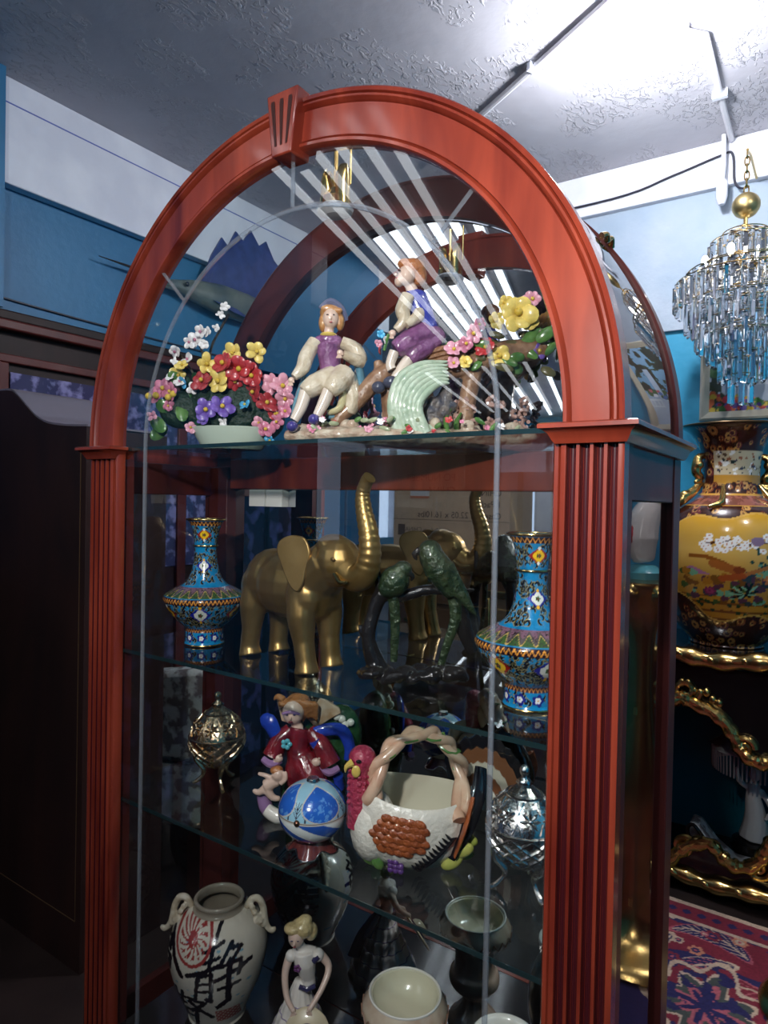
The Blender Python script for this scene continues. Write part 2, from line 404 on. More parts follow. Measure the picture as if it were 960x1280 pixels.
def battens():
    """rows of slim tube lights over the rear of the shop"""
    M_e = mat('tube_glow', (.93, .96, 1.0), .4, emit=BATTEN_STRENGTH)
    first = None
    for row, (y0, y1, xs) in enumerate([(-1.15, -4.55, [-1.28+.118*i for i in range(6)]), (-5.6, -9.0, [-3.10+.235*i for i in range(6)])]):
        for x in xs:
            lab = 'slim white tube light seen as a diagonal streak in the cabinet glass' if row == 0 else 'slim white tube light over the rear of the shop'
            if first is None:
                t = first = thing('tube_light', lab, 'light', (x, y0, CEIL), 0, 'tube lights on the ceiling')
                G().box((0, 0, -.015), (3.45, .05, .03)).out('housing', M_pwhite, t)
                G().box((0, 0, -.036), (3.43, .042, .012)).out('diffuser', M_e, t, bevel=.003)
            else: t = copy_thing(first, lab)
            dx = .285*(y1-y0); t.location = (x+dx/2, (y0+y1)/2, CEIL); t.rotation_euler = (0, 0, math.atan2(y1-y0, dx))
battens()

# ------------------------------------------------------------------ the display cabinet
Z1, Z2, Z3, Z4 = ZS, ZS-.418, ZS-.73, ZS-1.22
RI, RO, DEP = .471, .55, .36
def cabinet():
    t = thing('display_cabinet', 'tall arched mahogany display cabinet with glass front and mirrored back', 'cabinet')
    zb = .09
    # fluted pilasters
    for sx in (-1, 1):
        x0 = .4715; x1 = .55; poly = [(x0, .022), (x0, .001), (x0+.002, 0)]; w = (x1-x0-.010)/4
        for i in range(4):
            c = x0+.005+w*(i+.5); h = w*.38
            for a in range(9):
                q = PI*a/8; poly.append((c-h*math.cos(q), .0105*math.sin(q)**.8))
        poly += [(x1-.002, 0), (x1, .001), (x1, .022)]
        G().ext([(sx*a, b) for a, b in poly], zb, Z1-.024, 'z').out('pilaster', M_wood, t, sharp=50)
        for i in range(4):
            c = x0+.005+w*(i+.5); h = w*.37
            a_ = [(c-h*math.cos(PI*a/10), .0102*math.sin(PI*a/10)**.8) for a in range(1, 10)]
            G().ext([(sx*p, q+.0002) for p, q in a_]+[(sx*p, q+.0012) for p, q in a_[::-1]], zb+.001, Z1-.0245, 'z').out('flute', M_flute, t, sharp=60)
        # inner bead strip
        G().ext([(sx*a, b) for a, b in [(.460, .022), (.460, .007), (.463, .003), (.468, .003), (.4712, .007), (.4712, .022)]], zb, Z1-.002, 'z').out('bead_strip', M_wood, t)
        # post behind pilaster, side frame
        G().bb(sx*.470, sx*.548, .022, .05, zb, Z1-.024).out('post', M_woodv, t)
        G().bb(sx*.470, sx*.548, .310, DEP, zb, Z1-.024).out('post', M_woodv, t, bevel=.002)
        G().bb(sx*.526, sx*.546, .05, .310, Z1-.095, Z1-.024).out('side_rail', M_woodv, t, bevel=.002)
        G().bb(sx*.526, sx*.546, .05, .310, zb, Z4).out('side_rail', M_woodv, t)
        G().bb(sx*.533, sx*.538, .05, .310, Z4, Z1-.095).out('side_pane', M_glass, t)
        # capital moulding, returned along the side
        pr = [(0, -.0245), (.006, -.0245), (.009, -.020), (.013, -.012), (.019, -.007), (.023, -.006), (.023, -.001), (.020, .001), (0, .001)]
        g = G(); xin, xou = .4715, .548
        path = [((xin), .02, (-1, 0)), (xin, 0, (-1, -1)), (xou, 0, (1, -1)), (xou, DEP, (1, 0))]
        V = []; F = []; m = len(pr)
        for (x, y, (nx, ny)) in path:
            for o, z in pr: V.append((sx*(x+nx*o), y+ny*o, Z1+z))
        for i in range(len(path)-1):
            for j in range(m): F.append((i*m+j, i*m+(j+1) % m, (i+1)*m+(j+1) % m, (i+1)*m+j))
        F.append(tuple(range(m))); F.append(tuple((len(path)-1)*m+j for j in range(m)))
        g.add(V, F).out('capital', M_wood, t, sharp=35)
        G().bb(sx*.4715, sx*.548, .002, .05, Z1-.0235, Z1).out('capital_block', M_wood, t)
    # arch frame, front
    prof = [(RI, .03), (RI, .006), (.4735, .001), (.478, .001), (.4805, .005), (.4822, .008), (.4835, .005), (.530, .005), (.5315, .009), (.533, .004), (.537, -.001), (.540, -.001), (.542, .003), (.5435, -.002), (.548, -.004), (.55, -.002), (.55, .03)]
    G().arc(prof, 0, PI, 96, (0, 0, Z1)).out('arch_frame', M_wood, t, sharp=30)
    # keystone
    k = G(); a = .30
    pts = [(-.021, RI-.012), (.021, RI-.012), (.034, RO+.012), (-.034, RO+.012)]
    ks = G().ext([(x, Z1+z) for x, z in pts], -.018, .028).out('keystone', M_wood, t, bevel=.0025)
    for i in (-1, 0, 1):
        b = i*.0115; c = i*.019
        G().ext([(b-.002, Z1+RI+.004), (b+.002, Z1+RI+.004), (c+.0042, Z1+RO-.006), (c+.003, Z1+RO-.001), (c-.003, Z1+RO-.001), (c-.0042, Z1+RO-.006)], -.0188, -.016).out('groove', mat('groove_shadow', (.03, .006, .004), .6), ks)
    # arch frame, back, with rail and stiles
    G().arc([(.472, .322), (.472, .338), (.478, .36), (.55, .36), (.55, .325), (.546, .322)], 0, PI, 96, (0, 0, Z1)).out('rear_arch', M_woodv, t, sharp=30)
    G().bb(-.47, .47, .318, .338, Z1-.078, Z1-.006).out('rear_rail', M_wood, t, bevel=.003)
    # mirrored back: one mirror in the arch, one below the rail
    n = 64; pl = [(.474*math.cos(PI*i/n), Z1-.004+.474*math.sin(PI*i/n)) for i in range(n+1)]
    G().ext(pl, .340, .344).out('arch_mirror', M_mirror, t, sharp=30)
    G().bb(-.47, .47, .340, .344, Z4, Z1-.010).out('back_mirror', M_mirror, t)
    G().bb(-.545, .545, .3455, .3595, zb, Z1).out('back_board', M_woodv, t)
    G().ext([(1.01*x, z) for x, z in pl], .3455, .3595).out('arch_board', M_woodv, t, sharp=30)
    # curved glass vault
    G().arc([(.540, .030), (.544, .030), (.544, .322), (.540, .322)], .02, PI-.02, 72, (0, 0, Z1)).out('vault_pane', M_glass, t, sharp=30)
    # front glass with bevelled bars
    fp = G().ext([(RI*math.cos(PI*i/n), Z1+RI*math.sin(PI*i/n)) for i in range(n+1)] + [(-.462, Z4), (.462, Z4)], .013, .018).out('front_pane', M_glass, t, sharp=30)
    bar = [(.3765, .0128), (.3765, .009), (.380, .0065), (.3835, .009), (.3835, .0128)]
    G().arc(bar, 0, PI, 72, (0, 0, Z1)).out('bevel_bar', M_bar, fp, sharp=30)
    for sx in (-1, 1): G().ext([(sx*a, b) for a, b in bar], Z4, Z1, 'z').out('bevel_bar', M_bar, fp)
    for d in (45, 90, 135):
        a = math.radians(d); M = Matrix.Rotation(-a, 3, 'Y')
        g = G(); q = [(.385, -.0035), (.385, .0035), (.470, .0035), (.470, -.0035)]
        V = [M @ Vector((x, .0128, z)) for x, z in q] + [M @ Vector((x, .007, 0)) for x in (.385, .470)]
        V = [v + Vector((0, 0, Z1)) for v in V]
        g.add(V, [(0, 1, 2, 3), (0, 4, 1), (3, 2, 5), (0, 3, 5, 4), (1, 4, 5, 2)]).out('bevel_bar', M_bar, fp)
    # glass shelves with dark polished front edge
    for i, z in enumerate((Z1, Z2, Z3)):
        x = .52; s = G().bb(-x, x, .0265, .336, z-.007, z).out('shelf', M_shelf, t)
        G().bb(-x, x, .0240, .0262, z-.007, z).out('shelf_edge', M_edge, s)
    for z in (Z2, Z3):
        for x in (-.5, .5):
            for y in (.06, .30): G().lathe([(.004, 0), (.004, -.012), (.0, -.014)], 10, (x, y, z-.0075)).out('shelf_pin', M_brass, t)
    G().bb(-.47, .47, .024, .338, Z4-.02, Z4).out('floor_deck', mat('dark_gloss', (.012, .010, .010), .12, coat=.7), t)
    G().bb(-.47, .47, .004, .022, zb, Z4).out('lower_rail', M_wood, t)
    G().bb(-.565, .565, -.012, DEP, 0, zb).out('plinth', M_wood, t, bevel=.004)
    # brass stay between arch and vault, door catches, hinges
    a = math.radians(38); c = Vector((.55*math.cos(a), .318, Z1+.55*math.sin(a)))
    G().tube([c + Vector((0, -.04, .0)), c + Vector((.006, -.028, .006)), c + Vector((.002, -.015, .002)), c + Vector((.007, -.004, .007)), c + Vector((.0, .012, 0))], [.006, .003, .006, .003, .007], 8, res=4).out('brass_stay', M_brass, t)
    for x in (-.40, -.345): G().bb(x, x+.05, .3165, .3395, Z1-.118, Z1-.079).out('mirror_clip', mat('white_plate', (.85, .84, .80), .4), t)
    return t
cab = cabinet()

def cabinet_light():
    t = thing('cabinet_light', 'brass halogen lamp with faceted lens under the cabinet arch', 'lamp', (0, .125, Z1+.41))
    G().tube([(0, 0, .048), (0, 0, .126)], .004, 8).out('stem', M_brass, t)
    G().tube([(.033, 0, .05), (.033, 0, .128)], .0022, 8).out('wire', M_brass, t)
    for s, sc in ((-1, 1.0), (1, 1.0)):
        V = []; n = 10; mrow = 8
        g = G()
        for i in range(mrow+1):
            v = i/mrow; h = .014+.075*v; wd = .021*(1-.9*max(0, v-.6)**2/.16*.8)
            for j in range(n+1):
                a = (-.9+1.8*j/n); V.append((s*.026*math.cos(a)*1, .026*math.sin(a)*wd/.021, h))
        F = [(i*(n+1)+j, i*(n+1)+j+1, (i+1)*(n+1)+j+1, (i+1)*(n+1)+j) for i in range(mrow) for j in range(n)]
        o = g.add(V, F).out('reflector_leaf', M_brass, t); o.modifiers.new('thick', 'SOLIDIFY').thickness = .0015
    G().lathe([(0, 0), (.018, .001), (.032, .007), (.034, .012), (.028, .018), (0, .019)], 12).out('lens', mat('lens_glass', (.85, .87, .9), .1, trans=.4), t, sharp=15)
    G().lathe([(.028, .0182), (.028, .030), (.01, .05), (0, .05)], 20).out('collar', M_brass, t)
    return t
cabinet_light()

# ------------------------------------------------------------------ things on the shelves
GOLDB = (.70, .50, .16)
def cloisonne():
    prof = [(0, .0), (.0425, 0), (.0428, .004), (.0405, .008), (.0405, .030), (.039, .034), (.040, .037), (.052, .047), (.070, .066), (.083, .085), (.0885, .099), (.0885, .103), (.084, .110), (.066, .121), (.048, .130),
            (.037, .141), (.030, .157), (.0255, .178), (.0238, .20), (.0245, .214), (.0255, .226), (.029, .248), (.034, .262), (.040, .270), (.036, .271), (.028, .255), (.022, .22), (.0, .20)]
    V, TH, Z, R, S = lathe_grid(prof, 340, 250)
    col = np.tile(np.array(C(20, 128, 182)), (len(V), 1)); x = TH*.06; outer = S < .80
    col *= (.85+.3*fbm(TH*9, Z*220, 3))[:, None]
    # black scrolls with brass outline
    rg = np.random.default_rng(3)
    for z0, z1, n in ((.045, .095, 560), (.135, .208, 260), (.22, .256, 120), (.01, .03, 60)):
        for i in range(n):
            c = rg.uniform(-PI, PI); zc = rg.uniform(z0, z1); rr = .0045 if z0 < .1 else .0042
            rad = np.interp(zc, [p[1] for p in prof[:22]], [p[0] for p in prof[:22]])
            dx = (TH-c)*max(rad, .02); dz = Z-zc; near = outer & (np.abs(dx) < .008) & (np.abs(dz) < .008)
            a = rg.uniform(0, 6.28)
            d1 = np.hypot(dx, dz); d2 = np.hypot(dx-.0026*math.cos(a), dz-.0026*math.sin(a))
            put(col, near & (d1 < rr) & (d2 > rr*.86), (.004, .006, .014))
            put(col, near & (np.abs(d1-rr*1.12) < .0004) & (d2 > rr*.8), (.25, .22, .10))
    # bands
    def band(z0, z1, c, zz=None, c2=None, n=40):
        m = outer & (Z > z0) & (Z < z1); put(col, m, c)
        if zz:
            u = np.abs(((TH*n/(2*PI)) % 1)-.5)*2; v = (Z-z0)/(z1-z0)
            put(col, m & (np.abs(v-u) < .22), c2)
    band(.0945, .1065, C(40, 22, 30)); band(.096, .105, C(45, 25, 35), 1, C(225, 150, 60), 64)
    m = outer & (Z > .108) & (Z < .128); put(col, m, C(88, 80, 80)); u = np.cos(TH*24)
    put(col, m & (Z < .116+.006*u), C(62, 92, 48)); put(col, m & (Z > .122+.004*u), C(128, 92, 110)); put(col, m & (vnoise(TH*40, Z*900, 6) > .72), C(60, 45, 50)); put(col, m & (np.abs(Z-.116-.006*u) < .0009), C(190, 160, 90))
    band(.258, .266, C(60, 25, 25), 1, C(220, 150, 70), 26); band(.031, .038, C(70, 35, 40), 1, C(190, 130, 70), 40)
    # medallions
    def med(th, z, s, kind):
        rad = np.interp(z, [p[1] for p in prof[:22]], [p[0] for p in prof[:22]])
        dx = ((TH-th+PI) % (2*PI)-PI)*rad; dz = Z-z; a = np.arctan2(dz, dx); d = np.hypot(dx, dz)
        o1, i1 = (C(150, 25, 20), C(240, 190, 30)) if kind else (C(25, 30, 150), C(235, 235, 225))
        put(col, outer & (np.abs(dx)*.85+np.abs(dz) < s*1.15), o1)
        put(col, outer & (d < s*(.62+.18*np.abs(np.cos(2*a)))), i1)
        put(col, outer & (d < s*.34*(.6+.4*np.abs(np.cos(2.5*a)))), C(45, 95, 40)); put(col, outer & (d < s*.13), C(130, 40, 60))
        for q in (-1, 1): put(col, outer & (np.hypot(dx, dz-q*s*.98) < s*.2), C(240, 235, 225) if kind else C(245, 180, 40))
    for i in range(6):
        med(i*PI/3+.14, .073, .0165, i % 2); 
        if i % 2 == 0: med(i*PI/3+.12, .172, .0125, 0); med(i*PI/3+.12, .238, .012, 1)
    for i in range(9):
        th = i*2*PI/9+.1; dx = ((TH-th+PI) % (2*PI)-PI)*.0405; dz = Z-.0185
        put(col, outer & flower_mask(dx, dz, 0, 0, .0098, 5), C(30, 35, 130)); put(col, outer & flower_mask(dx, dz, 0, 0, .0052, 5), C(235, 235, 235)); put(col, outer & (np.hypot(dx, dz) < .0015), C(230, 170, 60))
    put(col, ~outer, (.05, .09, .10))
    t = thing('cloisonne_vase', 'blue cloisonne vase beside the gold elephant', 'vase', (-.372, .162, Z2), VIEW, 'pair of cloisonne vases')
    grid_mesh('body', V, 340, 250, col, painted('enamel', .18, .8), t)
    for r, z, w in ((.0418, .0025, .0022), (.026, .214, .0022), (.0405, .2705, .0022)):
        G().tube([(r*math.cos(a), r*math.sin(a), z) for a in np.linspace(0, 2*PI, 48, endpoint=False)], w, 8, closed=True).out('brass_ring', M_brass, t)
    copy_thing(t, 'blue cloisonne vase beside the parrot sculpture', (.368, .178, Z2))
cloisonne()

def elephant():
    t = thing('elephant_statue', 'golden elephant statue with raised trunk on the glass shelf', 'statue', (-.125, .165, Z2), math.radians(-12))
    g = G()
    g.ell((0, 0, .150), (.108, .062, .066)); g.ell((-.06, 0, .152), (.062, .058, .066)); g.ell((.065, 0, .150), (.058, .052, .064))
    for x, y, fx in ((.072, .034, .012), (.076, -.034, .020), (-.080, .032, -.006), (-.078, -.034, -.014)):
        g.ell((x, y*.75, .140), (.042, .032, .046))
        g.tube([(x, y*.85, .135), (x+fx*.2, y, .10), (x+fx*.6, y, .055), (x+fx, y, .020), (x+fx+.003, y, .0)], [.030, .028, .020, .0195, .0245], 14, res=4)
    g.tube([(.08, 0, .172), (.13, 0, .205)], [.052, .046], 14); g.ell((.142, 0, .205), (.047, .043, .047)); g.ell((.128, 0, .236), (.028, .034, .020))
    pts = [(.165, 0, .195), (.192, 0, .182), (.215, 0, .192), (.226, 0, .225), (.222, 0, .262), (.210, 0, .298), (.205, 0, .328), (.214, 0, .35), (.222, 0, .358)]
    P, R = smooth_path([Vector(p) for p in pts], [.030, .026, .023, .020, .0175, .015, .0125, .0115, .012], 10)
    R = [r*(1+.045*math.sin(i*1.9)) if 22 < i < 66 else r for i, r in enumerate(R)]
    b = g.out('body', M_bronze, t, remesh=.0030, relax=3)
    G().tube(P, R, 16).out('trunk', M_bronze, t)
    for s in (-1, 1):
        ol = [(.105, .246), (.086, .252), (.066, .250), (.050, .240), (.046, .222), (.056, .200), (.068, .176), (.082, .156), (.096, .150), (.106, .166), (.110, .195), (.116, .222)]
        Q, _ = smooth_path([Vector((p, q, 0)) for p, q in ol], [0]*len(ol), 4, True)
        e = G(); e.ext([(q.x, q.y) for q in Q], -.003, .003)
        Me = eul(s*6, 0, s*-24); c0 = Vector((.108, 0, .20))
        e.v = [tuple(c0+Me @ (Vector(v)-c0)+Vector((-.002, s*.046, 0))) for v in e.v]
        o = e.out('ear', M_bronze, t, bevel=.0025)
        G().tube([(.165, s*.024, .188), (.186, s*.031, .175), (.206, s*.031, .178)], [.008, .006, .0015], 10, res=4).out('tusk', M_brass, t)
        G().ell((.170, s*.036, .214), (.006, .003, .004)).out('eye', M_bronze, t)
    G().tube([(-.118, 0, .178), (-.134, 0, .15), (-.132, 0, .11), (-.136, 0, .085)], [.006, .004, .003, .005], 8, res=3).out('tail', M_bronze, t)
elephant()

def pxy(x0, y0):
    return lambda x, y, d=0: (x-x0, d, y0-y)

def parrots():
    k = 1/709; P = pxy(505, 852)
    t = thing('parrot_sculpture', 'bronze sculpture of two green parrots on a black branch', 'sculpture', (.138, .175, Z2), VIEW)
    M_dark = mat('dark_bronze', (.012, .011, .012), .22, .2, coat=.6, bump=(70, .5, .006))
    M_green = mat('green_bronze', (.012, .028, .014), .26, .25, coat=.7, var=((.034, .055, .026), 70), bump=(110, .9, .006))
    g = G(k)
    rb = random.Random(9); [g.ell(P(455+i*7.5, 845-rb.uniform(0, 7), rb.uniform(-16, 14)), (rb.uniform(11, 18), rb.uniform(10, 18), rb.uniform(7, 12)), (0, rb.uniform(-30, 30), 0), nu=8, nv=6) for i in range(17)]
    g.tube([P(470, 836), P(458, 800, -2), P(463, 768), P(472, 745), P(480, 736)], [14, 9, 9, 10, 9], 10, res=4)
    g.tube([P(472, 745), P(468, 718), P(464, 702)], [7, 4.5, 3], 8, res=3)
    g.tube([P(474, 742), P(500, 745, 2), P(530, 737, 3), P(560, 738, 2), P(590, 736, 6)], [9, 7.5, 7, 5, 2.5], 10, res=4)
    g.tube([P(530, 738), P(545, 728, 8)], [5, 2.5], 8); g.tube([P(458, 800), P(448, 790), P(446, 782)], [6, 3.5, 2], 8)
    g.tube([P(540, 838), P(570, 835, -8), P(580, 845, -10)], [8, 6, 3], 8, res=3)
    g.out('branch', M_dark, t, remesh=.0028, relax=1)
    # left parrot (perched, facing left)
    b = G(k); b.ell(P(489, 726, -7), (19, 15, 20), (0, 20, 0)); b.ell(P(499, 711, -8), (12, 11, 11)); b.ell(P(482, 734, -7), (14, 12, 13))
    o = b.out('parrot_body', M_green, t, remesh=.0028)
    G(k).tube([P(506, 714, -12), P(511, 719, -12), P(509, 725, -12)], [4, 3, .6], 8, res=3).out('beak', M_dark, o)
    G(k).tube([P(487, 742, -5), P(491, 775, -3), P(490, 828, 2)], [3, 2.6, 1.8], 8, flat=2.4, res=4).out('tail', M_green, o)
    # right parrot (larger, wings folded, tail hanging)
    b = G(k); b.ell(P(532, 688, -10), (15, 14, 15)); b.tube([P(531, 690, -10), P(545, 712, -9), P(562, 742, -6)], [15, 19, 9], 12, res=4)
    b.tube([P(550, 705, -16), P(572, 740, -12), P(592, 768, -8)], [13, 9, 1.5], 10, flat=.5, res=4)
    b.tube([P(545, 715, 4), P(562, 745, 4), P(574, 764, 0)], [11, 7, 1.5], 10, flat=.5, res=4)
    o = b.out('parrot_body', M_green, t, remesh=.0028)
    G(k).tube([P(520, 686, -12), P(513, 692, -12), P(516, 699, -12)], [5, 4, .6], 8, res=3).out('beak', M_dark, o)
    G(k).tube([P(562, 738, -4), P(566, 770, -4), P(556, 805, -2), P(547, 838, 0)], [4, 3.2, 2.4, 1.8], 8, flat=2.2, res=4).out('tail', M_green, o)
    G(k).tube([P(568, 742, 2), P(576, 780, 3), P(590, 815, 6)], [4, 4.5, 3], 8, flat=2.4, res=4).out('tail', M_dark, o)
parrots()

def filigree_egg(label, loc, m, name):
    t = thing('filigree_egg', label, 'ornament', loc, VIEW, 'filigree eggs')
    def rad(v): return .0605*math.sin(PI*v)**.78*(1.0-.10*(2*v-1)) if 0 < v < 1 else 0
    H0, H = .034, .146
    G().lathe([(rad(i/26)*.965, H0+H*i/26) for i in range(27)], 36).out('shell', m, t, sharp=0)
    def pt(a, v, k=1.0): r = rad(v)*k; return (r*math.sin(a), -r*math.cos(a), H0+H*v)
    w = G()
    for i in range(12):
        for s in (-1, 1):
            w.tube([pt(i*PI/6+s*PI/6*3*(v-.06)/.44, v) for v in np.linspace(.06, .50, 10)], .0024, 5)
    w.out('lattice', m, t)
    for v, r in ((.52, .0022), (.50, .0014), (.86, .0018)):
        G().tube([pt(a, v, 1.0) for a in np.linspace(0, 2*PI, 40, endpoint=False)], r, 6, closed=True).out('band', m, t)
    for i in range(8):
        a = i*PI/4; f = G(); c = Vector(pt(a, .69)); n = Vector((c.x, c.y, (c.z-H0-H*.5)*.9)).normalized(); u = Vector((-n.y, n.x, 0)).normalized(); vv = n.cross(u)
        f.ell(c, .0042, nu=8, nv=5)
        for j in range(8):
            q = j*PI/4; d = u*math.cos(q)+vv*math.sin(q); f.tube([c+d*.004, c+d*.010+n*.001, c+d*.0165-n*.002], [.0014, .0030, .001], 5)
        f.out('rosette', m, t)
        f = G(); a2 = a+PI/8
        f.tube([pt(a2-.13, .56), pt(a2, .66), pt(a2+.13, .56)], .0016, 5); f.tube([pt(a2-.18, .84), pt(a2, .74), pt(a2+.18, .84)], .0016, 5)
        f.out('scroll', m, t)
    G().lathe([(0, H0+H-.006), (.014, H0+H-.003), (.009, H0+H+.002), (.004, H0+H+.006), (.0075, H0+H+.012), (.0085, H0+H+.017), (.0065, H0+H+.023), (0, H0+H+.026)], 16).out('finial', m, t, sharp=0)
    for i in range(3):
        a = i*2*PI/3+.5; d = Vector((math.sin(a), -math.cos(a), 0)); z = Vector((0, 0, 1))
        G().tube([d*.050+z*.085, d*.046+z*.055, d*.030+z*.036, d*.030+z*.022, d*.042+z*.008, d*.052+z*.004], [.002, .006, .006, .0035, .005, .0045], 8, res=4).out('foot', m, t)
filigree_egg('pale gold filigree egg on small feet beside the winged fairy figurine', (-.352, .185, Z3), M_pgold, 'gold')
filigree_egg('silver filigree egg on small feet beside the turkey basket', (.352, .205, Z3), M_silver, 'silver')

def blue_egg():
    t = thing('enamel_egg', 'blue enamelled egg with winter trees on a dark red foot', 'ornament', (-.006, .100, Z3), VIEW-.15)
    H0 = .022; A = .0615; Bz = .052; zc = H0+.050
    prof = [(A*math.cos(p)**.95 if abs(p) < PI/2-.01 else 0, zc+Bz*math.sin(p)*(1.0 if p > 0 else 1.02)) for p in np.linspace(-PI/2, PI/2, 40)]
    V, TH, Z, R, S = lathe_grid(prof, 240, 150)
    col = np.tile(np.array(C(150, 195, 215)), (len(V), 1)); rel = (Z-zc)/Bz; silver = C(200, 195, 185)
    X = R*np.sin(TH)
    lower = rel < -.02
    put(col, lower, C(225, 228, 225)); put(col, lower & (((TH+.3+rel*2.0) % 1.57) < .8), C(40, 85, 170))
    # royal blue lobes on the lid
    for th0 in np.arange(4)*PI/2+.55:
        d = (TH-th0+PI) % (2*PI)-PI
        e = (d/.62)**2+((rel-.50)/.44)**2
        put(col, (rel > -.02) & (e < 1.16), silver); put(col, (rel > -.02) & (e < 1), C(38, 95, 190)); 
        put(col, (rel > -.02) & (e < 1) & (fbm(TH*9, rel*9, 8) > .62), C(90, 145, 215))
    # bare trees between
    for th0 in np.arange(4)*PI/2+.55-PI/4:
        for o in (-.28, 0, .28):
            d = ((TH-th0-o+PI) % (2*PI)-PI)
            m = (rel > 0) & (rel < .62) & (np.abs(d) < .5) & ((col[:, 0] > .28) & (col[:, 0] < .33))
            put(col, m & (np.abs(d) < .028*(1-rel)), C(50, 50, 70))
            for s in (-1, 1):
                for h in (.15, .28, .4): put(col, m & (np.abs(np.abs(d)-(rel-h)*.55) < .014) & (rel > h) & (rel < h+.2), C(60, 60, 80))
    put(col, np.abs(rel-.02) < .045, silver); put(col, np.abs(rel-.02) < .012, C(90, 60, 50)); put(col, np.abs(rel+.86) < .05, silver)
    grid_mesh('shell', V, 240, 150, col, painted('enamel', .18, .8), t)
    G().lathe([(0, zc+Bz-.003), (.011, zc+Bz-.003), (.012, zc+Bz+.002), (.010, zc+Bz+.006), (0, zc+Bz+.006)], 20).out('cap', M_silver, t)
    G().ell((-.012, -.0605, zc+.002), .0055).out('clasp', mat('clasp', (.25, .12, .08), .3, 1), t)
    n = 64; V = []; F = []
    for i in range(n):
        a = 2*PI*i/n; lo = 0.008*max(0, math.cos(4*a+PI))*1.0; rr = .040+.007*math.cos(4*a)
        V += [(.020*math.sin(a), -.020*math.cos(a), .030), (rr*math.sin(a), -rr*math.cos(a), lo), ((rr-.004)*math.sin(a), -(rr-.004)*math.cos(a), lo), (.016*math.sin(a), -.016*math.cos(a), .026)]
    for i in range(n):
        j = (i+1) % n
        for q in range(4): F.append((i*4+q, j*4+q, j*4+(q+1) % 4, i*4+(q+1) % 4))
    f = G().add(V, F).out('foot', mat('oxblood_enamel', (.10, .018, .02), .2, coat=.8, var=((.16, .04, .035), 90)), t)
    G().tube([((.0405+.007*math.cos(4*a))*math.sin(a), -(.0405+.007*math.cos(4*a))*math.cos(a), .008*max(0, math.cos(4*a+PI))+.0016) for a in np.linspace(0, 2*PI, 64, endpoint=False)], .0016, 6, closed=True).out('foot_rim', M_silver, f)
blue_egg()

M_skin = mat('bisque_skin', (.66, .47, .38), .28, coat=.4)
M_hair = mat('painted_hair', (.40, .17, .06), .3, coat=.5, var=((.52, .28, .11), 90), bump=(120, .6, .004))
M_cream = mat('cream_glaze', (.66, .58, .46), .2, coat=.6, var=((.50, .40, .28), 45), bump=(55, .8, .008))
M_bole = mat('bark_glaze', (.20, .10, .055), .25, coat=.6, var=((.34, .20, .12), 60), bump=(60, .8, .006))
M_leafg = mat('green_glaze', (.055, .15, .035), .25, coat=.6, var=((.12, .24, .06), 50))

